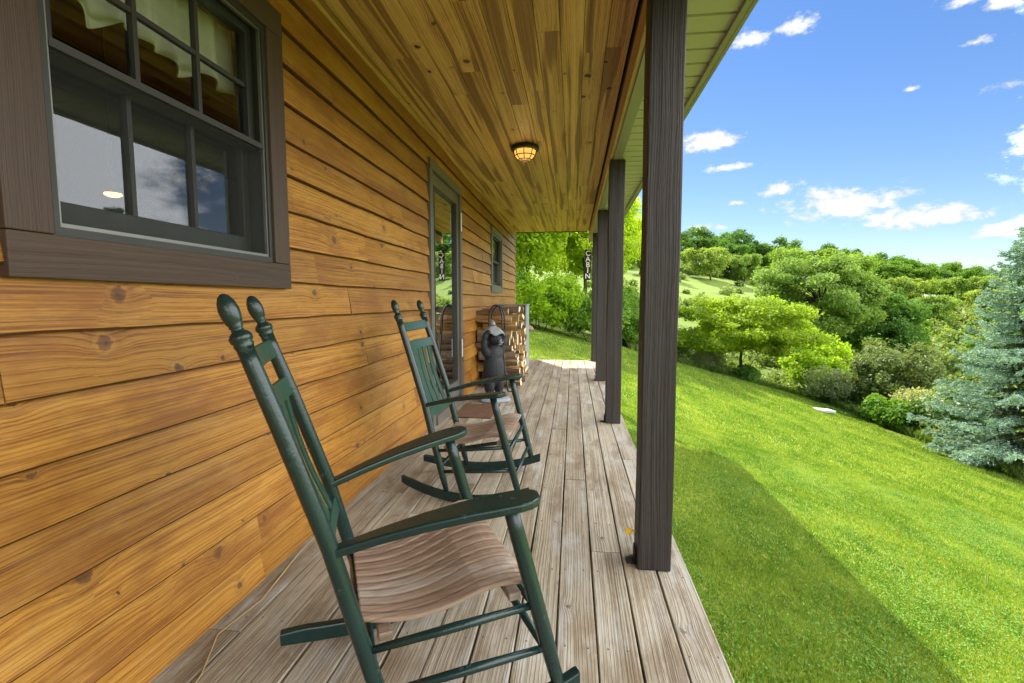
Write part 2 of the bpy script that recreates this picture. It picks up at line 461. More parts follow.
# ------------------------------------------------------------------ terrain
def sstep(a, b, x):
    t = np.clip((x - a) / (b - a), 0, 1); return t * t * (3 - 2 * t)
def ground(x, y):
    x = np.asarray(x, float); y = np.asarray(y, float)
    xr = np.clip(x - .5, -14, 11)
    p = -.75 - .26 * xr
    p = p - .10 * np.clip(x - 11.5, 0, 22) - .02 * np.clip(x - 33.5, 0, 200)
    yard = np.where(x < .6, np.minimum(p, -.75), p)
    k = sstep(11.0, 15.0, y)
    near = yard * (1 - k) + p * k
    near = np.minimum(near, 3.2)
    near = near - 1.0 * sstep(24.5, 31, y) * sstep(3, 12, x)
    F = np.interp(x, [-120, -20, 15, 36, 70, 99, 140, 260], [22, 15, 12, 9, 3.7, 0, -3, -6])
    s = np.clip((y - 27) / 103, 0, 1.15); s = s ** 1.15
    z = near * (1 - np.clip(s, 0, 1)) + F * s
    z = z + .35 * np.sin(x * .23 + 1.3) * np.sin(y * .19) * sstep(27, 45, y)
    return z
def gz(x, y):
    return float(ground(x, y))

xs = np.unique(np.concatenate([np.linspace(-300, -30, 22), np.linspace(-30, 40, 120), np.linspace(40, 140, 60), np.linspace(140, 420, 22)]))
ys = np.unique(np.concatenate([np.linspace(-150, -10, 16), np.linspace(-10, 40, 100), np.linspace(40, 170, 70), np.linspace(170, 500, 22)]))
X, Y = np.meshgrid(xs, ys); Z = ground(X, Y)
mb = MB()
nx = len(xs)
vs = np.stack([X, Y, Z], -1).reshape(-1, 3)
mb.add(vs, [(j * nx + i, j * nx + i + 1, (j + 1) * nx + i + 1, (j + 1) * nx + i) for j in range(len(ys) - 1) for i in range(nx - 1)], 0, True)
tag(mb.build('ground', M['ground']), kind='structure')

# ------------------------------------------------------------------ lawn blades
def blades(x, y, hgt, wid, lean=.6, rng=RNG):
    n = len(x); z = ground(x, y)
    a = rng.uniform(0, 2 * PI, n); h = hgt * rng.uniform(.55, 1.25, n); w = wid * rng.uniform(.7, 1.3, n)
    l = lean * rng.uniform(.1, 1.2, n) * h; b = rng.uniform(0, 2 * PI, n)
    px, py = np.cos(a) * w, np.sin(a) * w
    base = np.stack([x, y, z - .004], -1)
    s = np.stack([px, py, 0 * px], -1)
    top = base + np.stack([np.cos(b) * l, np.sin(b) * l, h], -1)
    mid = base + np.stack([np.cos(b) * l * .35, np.sin(b) * l * .35, h * .6], -1)
    return np.stack([base - s, base + s, mid + s * .7, top, mid - s * .7], 1)
def lawn_ok(x, y):
    edge = np.minimum(12.0 - x + .4 * np.sin(y * .9), 25.8 - y + .6 * np.sin(x * .8))
    indeck = (x < .56) & (y < 9.5) | (x < -1.2) & (y < 10.7)
    dirt = ((x - 13.2) ** 2 * .35 + (y - 13.3) ** 2) < .8
    return (edge > 0) & ~indeck & ~dirt
def scatter(n, x0, x1, y0, y1):
    x = RNG.uniform(x0, x1, n); y = RNG.uniform(y0, y1, n)
    k = lawn_ok(x, y) & (x < y * 1.08 + 1.6) & (x > -.35 * y - 1)
    return x[k], y[k]
parts = []
for (n, x0, x1, y0, y1, hh, ww) in ((330000, .4, 5.0, .3, 4.6, .027, .0030), (260000, .4, 8.5, 4.6, 9.5, .032, .0052), (150000, -3.5, 12, 9.5, 16, .05, .008), (110000, -8, 12, 16, 26.5, .06, .014)):
    x, y = scatter(n, x0, x1, y0, y1)
    # thin and thick patches
    q = np.sin(x * 3.1 + 2 * np.sin(y * 1.7)) * np.sin(y * 2.7 + 1.5 * np.sin(x * 2.3))
    parts.append(blades(x, y, hh * (1 + .25 * q), ww))
# rank tufts where the mower cannot reach along the deck edge
x = .50 + np.abs(RNG.normal(0, .055, 9000)); y = RNG.uniform(.3, 9.6, 9000)
k = np.sin(y * 7) * np.sin(y * 2.3 + 1) > RNG.uniform(-1.0, .7, len(y))
parts.append(blades(x[k], y[k], .10, .0035, .8))
# coarse weed tufts scattered over the turf
tx, ty = scatter(700, .6, 9, .5, 16)
ii = np.repeat(np.arange(len(tx)), 16)
parts.append(blades(tx[ii] + RNG.normal(0, .03, len(ii)), ty[ii] + RNG.normal(0, .03, len(ii)), .048, .0055, 1.1))
g = quick_mesh('lawn_grass', np.concatenate(parts).reshape(-1, 3), 5, M['grass'])
tag(g, 'mown green lawn grass beside the porch', kind='stuff')
# clover leaves among the blades close by
x, y = scatter(120000, .4, 7.5, .3, 8.5)
q = np.sin(x * 2.3 + 1.3 * np.sin(y * 2.1)) * np.sin(y * 1.9 + 1.1 * np.sin(x * 1.7))
k = q > RNG.uniform(-1.1, .9, len(x)); x, y = x[k], y[k]
z = ground(x, y) + RNG.uniform(.012, .032, len(x))
a = RNG.uniform(0, 2 * PI, len(x)); s = RNG.uniform(.0045, .009, len(x))
t1 = np.stack([np.cos(a) * s, np.sin(a) * s, RNG.normal(0, .3, len(x)) * s], -1); t2 = np.stack([-np.sin(a) * s, np.cos(a) * s, RNG.normal(0, .3, len(x)) * s], -1)
c = np.stack([x, y, z], -1)
tag(quick_mesh('clover', np.stack([c - t1, c - t1 * .2 - t2, c + t1, c + t1 * .2 + t2], 1), 4, M['clover']), 'small clover leaves in the lawn by the porch', kind='stuff')

# ------------------------------------------------------------------ trees
def leaf_quads(cent, size, rng, up=.4, aspect=.55, outward=None):
    n = len(cent)
    nrm = rng.normal(0, 1, (n, 3)); nrm[:, 2] += up * 2
    if outward is not None:
        nrm += outward * 1.0
    nrm /= np.linalg.norm(nrm, axis=1, keepdims=True) + 1e-9
    a = np.cross(nrm, rng.normal(0, 1, (n, 3))); a /= np.linalg.norm(a, axis=1, keepdims=True) + 1e-9
    b = np.cross(nrm, a)
    s = (size * rng.uniform(.45, 1.7, n))[:, None]
    a = a * s; b = b * s * aspect
    dr = nrm * s * .18
    return np.stack([cent - a - dr, cent - b, cent + a - dr, cent + b], 1).reshape(-1, 3)

def limb(p0, p1, r0, r1, rng, n=5, sag=.0, wob=.06):
    p0 = np.array(p0); p1 = np.array(p1); L = np.linalg.norm(p1 - p0)
    pts = []
    for i in range(n + 1):
        t = i / n
        p = p0 * (1 - t) + p1 * t
        p = p + np.array([0, 0, sag * L * math.sin(PI * t)]) + (rng.normal(0, wob * L * .35, 3) if 0 < i < n else 0)
        pts.append(p)
    return pts, [r0 + (r1 - r0) * i / n for i in range(n + 1)]

def make_tree(name, label, leaf, H, W, seed, base=.25, nclump=70, per=170, lsize=.13, csize=None, flat=.7, layered=False, lobes=5, trunkr=None, trunk='single', spread=.6, group=None, shell=.55, cat='tree'):
    """a thing at the origin: trunk + crown; crown spans base*H .. H, W wide"""
    rng = np.random.default_rng(seed)
    root = empty(name, (0, 0, 0), 0, True)
    tag(root, label, cat, group)
    tr = trunkr or H * .022
    ch = H * (1 - base); cz = H * base + ch * .5
    # lobed ellipsoid
    ld = rng.normal(0, 1, (lobes, 3)); ld[:, 2] = np.abs(ld[:, 2]) * .7; ld /= np.linalg.norm(ld, axis=1, keepdims=True)
    lw = rng.uniform(.10, .34, lobes)
    cents = []
    while len(cents) < nclump:
        d = rng.normal(0, 1, 3); d /= np.linalg.norm(d)
        if d[2] < -.75: continue
        rr = 1 - shell * rng.random() ** 1.6
        k = .80 + sum(w * max(0, float(d @ l)) ** 4 for w, l in zip(lw, ld)) + rng.normal(0, .05)
        p = d * rr * k
        if p[2] < 0:  # taper in underneath
            p[:2] *= (1 + .35 * p[2])
        cents.append([p[0] * W / 2, p[1] * W / 2, cz + p[2] * ch / 2])
    cents = np.array(cents)
    if layered:
        nl = 8
        lev = np.round((cents[:, 2] - H * base) / ch * nl) / nl
        cents[:, 2] = H * base + lev * ch + rng.normal(0, .05 * ch, len(cents)) - .04 * np.hypot(cents[:, 0], cents[:, 1])
    cs = csize or W * .13
    sz = cs * rng.uniform(.40, 1.40, len(cents)); sz[rng.random(len(sz)) < .18] *= .6
    cnt = np.maximum(20, (per * (sz / cs) ** 2)).astype(int)
    idx = np.repeat(np.arange(len(cents)), cnt)
    dd = rng.normal(0, 1, (len(idx), 3)); dd /= np.linalg.norm(dd, axis=1, keepdims=True)
    rad = rng.random(len(idx)) ** .45
    off = dd * (rad * sz[idx])[:, None]
    off[:, 2] *= flat
    # ragged shoots out of each clump
    pos = cents[idx] + off * (1 + .35 * (rng.random(len(idx)) > .86))[:, None]
    outw = (pos - np.array([0, 0, cz * .8])); outw /= np.linalg.norm(outw, axis=1, keepdims=True)
    lv = leaf_quads(pos, lsize, rng, .35, .6, outw)
    crown = quick_mesh('crown', lv, 4, leaf); crown.parent = root
    # wood
    t = MB()
    if trunk == 'single':
        top = np.array([rng.normal(0, .03 * W), rng.normal(0, .03 * W), H * (base + .5 * (1 - base))])
        pts, rr = limb((0, 0, -.25), top, tr, tr * .35, rng, 6, 0, .05)
        rr[0] = tr * 1.45
        t.tube(pts, rr, 8)
        src = [(np.array(pts[i]), rr[i]) for i in range(2, 7)]
    elif trunk == 'multi':
        src = []
        for k in range(4):
            a = k * PI / 2 + rng.uniform(-.4, .4)
            e = np.array([math.cos(a) * W * .22, math.sin(a) * W * .22, H * (base + .35 * (1 - base))])
            pts, rr = limb((math.cos(a) * tr * .6, math.sin(a) * tr * .6, -.2), e, tr * .6, tr * .3, rng, 5, 0, .07)
            t.tube(pts, rr, 7); src += [(np.array(pts[i]), rr[i]) for i in range(2, 6)]
    order = rng.permutation(len(cents))[: min(len(cents), 80)]
    for i in order:
        c_ = cents[i]
        ds = [np.linalg.norm(c_ - s_[0]) + (3 if s_[0][2] > c_[2] + .1 * H else 0) for s_ in src]
        j = int(np.argmin(ds)); s_ = src[j]
        pts, rr = limb(s_[0], c_, max(.42 * s_[1], tr * .15), tr * .05, rng, 4, .08, .08)
        t.tube(pts, rr, 5, cap=False)
    to = t.build('trunk', M['trunk']); to.parent = root
    return root

def put(root, x, y, s=1.0, rz=0, label=None, group=None, sx=1.0, first=False):
    o = root if first else copy_tree(root)
    o.location = (x, y, gz(x, y) - .05); o.scale = (s * sx, s * sx, s); o.rotation_euler = (0, 0, rz)
    if label: o['label'] = label
    if group: o['group'] = group
    return o

# the bright spreading tree at the lawn's edge and the big loose tree behind it
put(make_tree('spreading_tree', 'bright yellow-green spreading tree with layered boughs at the far lawn edge', M['leaf_yellow'], 4.6, 6.3, 3, .22, 170, 430, .060, .60, .44, True, 6, .11, spread=.8), 8.85, 26.6, first=True)
put(make_tree('shade_tree', 'tall loose-crowned green tree rising behind the yellow-green spreading tree', M['leaf_feather'], 8.8, 7.9, 12, .20, 150, 620, .078, .80, .62, False, 7, .22), 17.0, 36, first=True)
put(make_tree('small_tree', 'small bright green tree just right of the spreading yellow-green tree', M['leaf_bright'], 3.7, 3.6, 5, .12, 60, 420, .062, .5, .7, False, 5, .06), 13.4, 28.2, first=True)
put(make_tree('dense_tree', 'dark dense rounded tree in the hollow right of the tall loose tree', M['leaf_dark'], 7.0, 6.2, 8, .08, 90, 480, .085, .8, .75, False, 6, .14), 21.6, 38, first=True)
put(make_tree('olive_shrub', 'olive-green upright shrub with twiggy top below the lawn edge', M['leaf_olive'], 3.3, 3.7, 9, .05, 80, 260, .06, .42, .9, False, 6, .05, 'multi', cat='shrub'), 14.2, 23.4, first=True)
sil = make_tree('silver_shrub', 'silvery pale-leaved shrub below the yellow-green and olive shrubs', M['leaf_silver'], 1.6, 2.4, 10, .03, 60, 200, .045, .32, .85, False, 6, .03, 'multi', cat='shrub')
put(sil, 12.4, 24.2, first=True)
put(sil, 13.6, 20.6, .95, 2, 'silvery pale shrub in front of the olive shrub, toward the blue spruce')
put(sil, 5.4, 27.6, .9, 4, 'silvery pale shrub left of the spreading yellow-green tree')
put(sil, 7.2, 27.2, .75, 1, 'low silvery shrub under the left boughs of the spreading tree')
put(make_tree('flowering_shrub', 'shrub speckled with white flowers beside the blue spruce', M['flower'], 1.7, 2.6, 13, .03, 60, 210, .05, .34, .8, False, 6, .03, 'multi', cat='shrub'), 13.6, 18.6, first=True)
put(make_tree('green_shrub', 'low bright green shrub on the lawn edge before the silvery shrub', M['leaf_mid'], 1.15, 2.0, 14, .02, 50, 200, .055, .32, .8, False, 5, .03, 'multi', cat='shrub'), 12.4, 19.6, first=True)
put(make_tree('round_shrub', 'small dark round shrub at the foot of the spreading tree', M['leaf_dark'], .85, 1.2, 15, .02, 36, 160, .05, .22, .8, False, 4, .02, 'multi', cat='shrub'), 8.9, 25.7, first=True)

# trees beyond the far end of the porch
w1 = make_tree('leafy_tree', 'tall yellow-green leafy tree beyond the far end of the porch', M['leaf_bright'], 9.5, 8.0, 21, .14, 150, 460, .08, .85, .7, False, 6, .16)
put(w1, -2.6, 25.5, first=True)
w2 = make_tree('bending_tree', 'bright leafy tree seen directly beside the hanging sign, past the porch end', M['leaf_bright'], 9.0, 7.4, 22, .24, 110, 460, .085, .8, .7, False, 6, .17)
put(w2, .9, 30, first=True)
put(w1, 1.8, 41, 1.0, 3.0, 'yellow-green leafy tree in the back row beyond the hanging sign')
put(w1, -1.6, 45, 1.1, 5.0, 'yellow-green leafy tree in the back row beyond the firewood stack')
put(w1, -7.2, 29, 1.05, 2.0, 'yellow-green leafy tree at the left, behind the cabin corner')
put(w2, -4.6, 33, 1.1, 1.0, 'tall green tree in the second row beyond the porch end')
ps = make_tree('pale_shrub', 'pale green bushy shrub at the grass edge past the firewood', M['leaf_bright'], 2.7, 3.4, 23, .03, 85, 380, .055, .45, .85, False, 6, .05, 'multi', cat='shrub')
put(ps, -1.5, 22.2, first=True)
ms = make_tree('bushy_shrub', 'mid-green bushy shrub right of the pale shrub past the porch', M['leaf_mid'], 2.9, 3.6, 24, .03, 85, 400, .055, .45, .85, False, 6, .05, 'multi', cat='shrub')
put(ms, .9, 23.4, first=True)
put(ms, -4.4, 22.5, 1.1, 2, 'mid-green bushy shrub hidden partly by the cabin corner')
put(ms, 3.6, 38, .9, 2.4, 'rounded green shrub on the slope seen between the first and second porch posts')
put(ms, 3.0, 27.5, .95, 4, 'mid-green shrub behind the gap between first and second posts')
put(ps, 4.2, 29.5, .8, 3, 'pale green shrub left of the silvery shrubs beyond the lawn')

# individual trees on the hill
ha = make_tree('hill_tree', 'dark green broad tree in the wood along the hill crest', M['leaf_dark'], 9.0, 9.5, 31, .08, 80, 300, .17, 1.05, .75, False, 6, .2, group='trees of the wood on the hill crest')
hb = make_tree('hill_tree', 'mid-green broad tree in the wood along the hill crest', M['leaf_mid'], 8.6, 8.6, 32, .08, 80, 300, .165, 1.0, .75, False, 6, .2, group='trees of the wood on the hill crest')
hc = make_tree('hill_tree', 'pale yellow-green tree in front of the hill crest wood', M['leaf_feather'], 7.4, 7.4, 33, .06, 80, 300, .15, .9, .75, False, 6, .17, group='pale trees before the hill wood')
rr = random.Random(5)
used = set()
def hill(kind, x, y, s, label=None, group=None):
    put(kind, x, y, s, rr.uniform(0, 6), label, group, first=kind.name not in used, sx=rr.uniform(.9, 1.15)); used.add(kind.name)
for i in range(46):
    x = 2 + i * 2.75 + rr.uniform(-1.2, 1.2)
    y = 128 + rr.uniform(-5, 8)
    hill(ha if rr.random() < .62 else hb, x, y, rr.uniform(.8, 1.12))
for i in range(16):
    hill(ha if rr.random() < .5 else hb, 34 + i * 5.0 + rr.uniform(-2, 2), 116 + rr.uniform(-4, 4), rr.uniform(.65, .9))
for (x, y, s, lab) in ((27.5, 102, .98, 'round pale green tree standing alone on the hill meadow'), (36, 108, .85, 'pale tree right of the lone round tree on the hill meadow'), (13, 98, .9, 'pale tree on the meadow seen between two posts'),
                       (51, 84, .75, 'pale tree on the slope just right of the tall loose tree'), (62, 78, .7, 'pale green tree on the slope left of the blue spruce top'), (70, 92, .9, 'yellow-green tree high on the slope behind the blue spruce'),
                       (44, 66, .6, 'small pale tree in the middle of the brushy slope')):
    hill(hc, x, y, s, lab)
rt = make_tree('right_tree', 'green tree rising behind the left shoulder of the blue spruce', M['leaf_mid'], 6.5, 5.5, 41, .08, 80, 220, .12, .75, .75, False, 6, .12)
put(rt, 31, 37, first=True)
put(rt, 37, 41, .92, 2, 'green tree low behind the blue spruce at the right edge')
put(rt, 27.5, 44, .78, 4, 'green tree on the valley floor between dark tree and spruce')

# ------------------------------------------------------------------ undergrowth of the valley and slope: one mass
def brush_mass():
    rng = np.random.default_rng(77)
    out = []
    spots = []
    def field(n, x0, x1, y0, y1, h0, h1, cond):
        x = rng.uniform(x0, x1, n); y = rng.uniform(y0, y1, n)
        k = cond(x, y); x = x[k]; y = y[k]
        for a, b in zip(x, y):
            spots.append((a, b, rng.uniform(h0, h1)))
    inview = lambda x, y: (x < y * 1.05 + 2) & (x > -.05 * y)
    field(420, 12.3, 26, 12, 28, .25, .85, lambda x, y: inview(x, y) & (np.hypot(x - 13.6, y - 15.2) > 2.6))
    field(420, 2, 40, 26.4, 40, .35, 1.3, lambda x, y: inview(x, y))
    field(520, 4, 75, 38, 72, .5, 1.8, lambda x, y: inview(x, y) & ((x > .38 * y) | (rng.random(len(x)) < .35)))
    field(420, 8, 115, 70, 118, .6, 2.1, lambda x, y: inview(x, y) & ((x > .40 * y) | (rng.random(len(x)) < .16)))
    field(90, 6, 60, 108, 120, 1.2, 2.6, lambda x, y: inview(x, y))
    cx = np.array([s[0] for s in spots]); cy = np.array([s[1] for s in spots]); ch = np.array([s[2] for s in spots])
    cz = ground(cx, cy)
    per = 230
    idx = np.repeat(np.arange(len(spots)), per)
    d = rng.normal(0, 1, (len(idx), 3)); d /= np.linalg.norm(d, axis=1, keepdims=True)
    d[:, 2] = np.abs(d[:, 2])
    rad = (rng.random(len(idx)) ** .4)[:, None]
    sc = np.stack([ch[idx] * .85, ch[idx] * .85, ch[idx]], -1)
    bumps = 1 + .22 * np.sin(d[:, :1] * 7 + idx[:, None]) * np.sin(d[:, 1:2] * 6 + idx[:, None] * 2)
    pos = np.stack([cx[idx], cy[idx], cz[idx]], -1) + d * rad * sc * bumps
    dist = np.hypot(cx, cy)[idx]
    return leaf_quads(pos, np.clip(.0034 * dist, .045, .32) * .8, rng, .3, .55, d)
tag(quick_mesh('undergrowth', brush_mass(), 4, M['brush']), 'tangled mixed brush covering the valley slope beyond the lawn', kind='stuff')
# rank grass along the mown edge
x = np.concatenate([RNG.uniform(11.9, 13.6, 26000), RNG.uniform(3, 12.5, 26000)]); y = np.concatenate([RNG.uniform(12, 26, 26000), RNG.uniform(25.6, 28.2, 26000)])
k = ((x - 13.2) ** 2 * .35 + (y - 13.3) ** 2) > 1.0
x, y = x[k], y[k]
tag(quick_mesh('rank_grass', blades(x, y, .32, .012, .7).reshape(-1, 3), 5, M['brush']), 'unmown rank grass along the lawn edge', kind='stuff')

# ------------------------------------------------------------------ blue spruce
def spruce():
    rng = np.random.default_rng(4)
    H = 8.3; RB = 3.05
    root = empty('blue_spruce', (13.2, 15.2, gz(13.2, 15.2) - .1), 0, True)
    tag(root, 'blue-green spruce with drooping boughs at the right of the lawn', 'spruce tree')
    t = MB()
    t.tube([(0, 0, -.2), (.02, 0, H * .5), (0, 0, H)], [.17, .1, .015], 9)
    tips = []; inner = []
    z = .25
    while z < H - .1:
        f = z / H
        L0 = RB * (1 - f) ** .85 + .08
        nb = max(5, int(10 - 4 * f))
        a0 = rng.uniform(0, 6)
        for k in range(nb):
            a = a0 + 2 * PI * k / nb + rng.normal(0, .16)
            L = L0 * rng.uniform(.72, 1.1)
            dx, dy = math.cos(a), math.sin(a)
            droop = -.12 - .24 * (1 - f) + .25 * f + rng.normal(0, .07)
            m = 9
            P = []
            for i in range(m):
                s = i / (m - 1)
                P.append(np.array([dx * L * s, dy * L * s, z + L * (droop * s + .16 * s ** 3) + rng.normal(0, .008)]))
            t.tube(P, [max(.006, .030 * (1 - f) * (1 - .8 * i / (m - 1))) for i in range(m)], 5, cap=False)
            side = np.array([-dy, dx, 0])
            nt_ = int(6 + L * 6.5)
            for i in range(nt_):
                s = .16 + .84 * (i + rng.random() * .6) / nt_
                s = min(s, 1)
                q = s * (m - 1); i0 = min(int(q), m - 2); p = P[i0] + (P[i0 + 1] - P[i0]) * (q - i0)
                for sg in (-1, 1):
                    tl = (.12 + .34 * L * .34 * (1 - abs(s - .45) * .9)) * rng.uniform(.7, 1.15)
                    dirv = side * sg * .75 + np.array([dx, dy, 0]) * .6 + np.array([0, 0, -.26 + rng.normal(0, .17)]) + rng.normal(0, .09, 3)
                    dirv /= np.linalg.norm(dirv)
                    nn = int(16 + tl * 85)
                    u = rng.random(nn)
                    pp = p + dirv * (u * tl)[:, None] + np.array([0, 0, -.10 * tl]) * (u ** 2)[:, None]
                    nd = dirv * .75 + rng.normal(0, .48, (nn, 3)) + np.array([0, 0, .18])
                    nd /= np.linalg.norm(nd, axis=1, keepdims=True)
                    (tips if s > .38 else inner).append((pp, nd))
            nn = 30
            pp = P[-1] + rng.normal(0, .03, (nn, 3)); nd = np.array([dx, dy, .1]) + rng.normal(0, .5, (nn, 3)); nd /= np.linalg.norm(nd, axis=1, keepdims=True)
            tips.append((pp, nd))
        z += .265 * (1 - .45 * f) * rng.uniform(.8, 1.2)
    to = t.build('trunk', M['trunk']); to.parent = root
    for nm, src, mt in (('needles', tips, M['needle']), ('inner_needles', inner, M['needle_in'])):
        p = np.concatenate([a for a, b in src]); d = np.concatenate([b for a, b in src])
        n = len(p); ln = rng.uniform(.040, .075, n)[:, None]
        w = np.cross(d, rng.normal(0, 1, (n, 3))); w /= np.linalg.norm(w, axis=1, keepdims=True); w *= .012
        o = quick_mesh(nm, np.stack([p - w, p + w, p + d * ln + w * .5, p + d * ln - w * .5], 1), 4, mt); o.parent = root
spruce()

# ------------------------------------------------------------------ cabin
W = -1.29          # sheathing plane behind the boards
cabin = empty('cabin', (-1.29, 4.0, -.75))
tag(cabin, 'amber board-sided cabin with a roofed porch, plank deck and dark posts', 'cabin')
Y0, Y1 = -3.0, 10.55
CZ = 2.65
# openings: y0,y1,z0,z1
WIN1 = (.945, 2.004, 1.22, 2.355); DOOR = (4.18, 5.36, .0, 2.385); WIN2 = (7.415, 8.545, 1.30, 2.295)
OPEN = [WIN1, DOOR, WIN2]

# lap siding boards
sd = MB()
rs = random.Random(3)
z = -.03; E_ = .1575
row = 0
while z < CZ:
    e = E_
    z1 = min(z + e + .012, CZ + .02)
    cuts = [Y0]
    y = Y0 + rs.uniform(.8, 3.2)
    while y < Y1 - .6:
        cuts.append(y); y += rs.uniform(2.2, 4.4)
    cuts.append(Y1)
    if row == 7: cuts = [Y0, -.6, 2.62, 6.1, Y1]
    for a, b in zip(cuts[:-1], cuts[1:]):
        b -= .002
        th = .030 + rs.uniform(-.004, .005); dz = rs.uniform(-.004, .004)
        # pieces = rectangles (y,z) minus openings
        rects = [(a, b, z + dz, z1)]
        for (o0, o1, p0, p1) in OPEN:
            o0 += .03; o1 -= .03; p0 = p0 + .03 if p0 > 0 else p0; p1 -= .03
            nr = []
            for (r0, r1, q0, q1) in rects:
                if r1 <= o0 or r0 >= o1 or q1 <= p0 or q0 >= p1:
                    nr.append((r0, r1, q0, q1)); continue
                if r0 < o0: nr.append((r0, o0, q0, q1))
                if r1 > o1: nr.append((o1, r1, q0, q1))
                m0, m1 = max(r0, o0), min(r1, o1)
                if q0 < p0: nr.append((m0, m1, q0, p0))
                if q1 > p1: nr.append((m0, m1, p1, q1))
            rects = nr
        for (r0, r1, q0, q1) in rects:
            if r1 - r0 < .01 or q1 - q0 < .008: continue
            full = lambda q: W + .007 + (th - .007) * (1 - (q - z) / (z1 - z))
            n = max(1, int((r1 - r0) / .22))
            yy = [r0 + (r1 - r0) * i / n for i in range(n + 1)]
            vs = []; fs = []
            cutb = q0 > z + .02
            for i, yv in enumerate(yy):
                w = 0 if cutb else .0022 * math.sin(yv * 5.1 + row * 2.1) + .0016 * math.sin(yv * 13.3 + row)
                vs += [(W, yv, q0 + w), (full(q0) - .004, yv, q0 + w), (full(q0), yv, q0 + w + (.0055 if not cutb else .003)), (full((q0 + q1) / 2) + .0015, yv, (q0 + q1) / 2), (full(q1), yv, q1), (W, yv, q1)]
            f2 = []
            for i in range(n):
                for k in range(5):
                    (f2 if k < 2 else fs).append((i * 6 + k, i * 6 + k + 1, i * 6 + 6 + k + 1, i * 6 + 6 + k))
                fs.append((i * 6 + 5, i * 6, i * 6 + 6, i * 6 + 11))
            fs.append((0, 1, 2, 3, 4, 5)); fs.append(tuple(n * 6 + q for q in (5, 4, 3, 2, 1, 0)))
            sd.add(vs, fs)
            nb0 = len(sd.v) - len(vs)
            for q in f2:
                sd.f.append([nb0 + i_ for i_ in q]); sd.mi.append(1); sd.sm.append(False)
    z += e; row += 1
sdo = sd.build('siding', [M['siding'], M['lapshade']], cabin)

# sheathing behind the boards with the openings left out, room inside
wc = MB()
ys_ = sorted([Y0, Y1] + [v for o in OPEN for v in o[:2]])
for a, b in zip(ys_[:-1], ys_[1:]):
    op = [o for o in OPEN if abs(o[0] - a) < 1e-6 and abs(o[1] - b) < 1e-6]
    if op:
        o = op[0]
        if o[2] > -.2: wc.box(W - .12, W - .001, a, b, -.75, o[2])
        wc.box(W - .12, W - .001, a, b, o[3], 2.9)
    else:
        wc.box(W - .12, W - .001, a, b, -.75, 2.9)
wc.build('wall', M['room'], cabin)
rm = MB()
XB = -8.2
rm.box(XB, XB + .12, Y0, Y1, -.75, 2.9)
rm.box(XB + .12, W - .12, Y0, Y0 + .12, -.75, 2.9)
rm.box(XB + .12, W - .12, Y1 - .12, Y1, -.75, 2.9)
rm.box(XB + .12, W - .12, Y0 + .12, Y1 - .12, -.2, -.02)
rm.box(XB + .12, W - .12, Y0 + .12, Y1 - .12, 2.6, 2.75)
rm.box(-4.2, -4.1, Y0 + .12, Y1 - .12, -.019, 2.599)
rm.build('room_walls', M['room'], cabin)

# corner board
cb = MB(); cb.box(W - .02, W + .034, Y1 + .001, Y1 + .03, -.2, CZ); cb.build('corner_board', M['beam'], cabin, .003)

# deck planks
dk = MB()
rd = random.Random(9)
bw = .137
yd0, yd1 = -2.6, 9.40
nb = 13
for i in range(nb):
    x1 = .50 - i * bw; x0 = x1 - bw + .006
    if i == nb - 1: x0 = max(x0, W + .01)
    cuts = [yd0]
    y = yd0 + rd.uniform(1.0, 4.2)
    while y < yd1 - .8:
        cuts.append(y); y += rd.choice((2.44, 3.05, 3.66, 4.27)) + rd.uniform(-.1, .1)
    cuts.append(yd1)
    if i == 2: cuts = [yd0, -.4, 2.16, 5.4, yd1]
    if i == 3: cuts = [yd0, .3, 3.05, 6.3, yd1]
    if i == 1: cuts = [yd0, 1.2, 4.62, yd1]
    for a, b in zip(cuts[:-1], cuts[1:]):
        dz = rd.uniform(-.002, .002); e0 = rd.uniform(-.0012, .0012)
        n = max(2, int((b - a) / .3)); vs = []; fs = []
        b2 = b - .004
        for k in range(n + 1):
            yv = a + (b2 - a) * k / n
            wv = .0012 * math.sin(yv * 4 + i * 3)
            cup = .0014
            vs += [(x0 + wv + e0, yv, -.036), (x0 + wv + e0, yv, dz), ((x0 + x1) / 2, yv, dz - cup), (x1 + wv, yv, dz), (x1 + wv, yv, -.036)]
        for k in range(n):
            for q in range(5):
                q2 = (q + 1) % 5
                fs.append((k * 5 + q, k * 5 + q2, k * 5 + 5 + q2, k * 5 + 5 + q))
        fs.append((0, 1, 2, 3, 4)); fs.append(tuple(n * 5 + q for q in (4, 3, 2, 1, 0)))
        dk.add(vs, fs)
dk.build('deck', M['deck'], cabin, .004, 2)
sc_ = MB()
for i in range(nb):
    x1 = .50 - i * bw
    for k in range(24):
        yv = -1.2 + k * .455
        if yv > 9.3: break
        for off in (.028, .105):
            cx, cy = x1 - off + rd.uniform(-.008, .008), yv + rd.uniform(-.008, .008)
            sc_.lathe((cx, cy, -.004), (0, 0, 1), [(0, .0032), (.0046, .0032), (.0048, .002), (.0042, .0)], 8)
o = sc_.build('screw', M['screw'], cabin); o['kind'] = 'stuff'
fr = MB()
fr.box(.455, .492, yd0, yd1 - .02, -.26, -.037)
fr.box(W + .01, .454, yd1 - .06, yd1 - .02, -.26, -.037)
for k in range(24):
    yv = -1.2 + k * .455
    if yv < 9.2: fr.box(W + .012, .453, yv - .019, yv + .019, -.22, -.038)
for yv in (-.4, 2.05, 4.5, 6.9, 9.2):
    fr.box(.34, .452, yv - .075, yv - .03, -1.1, -.225)
fr.build('deck_frame', M['deck'], cabin)

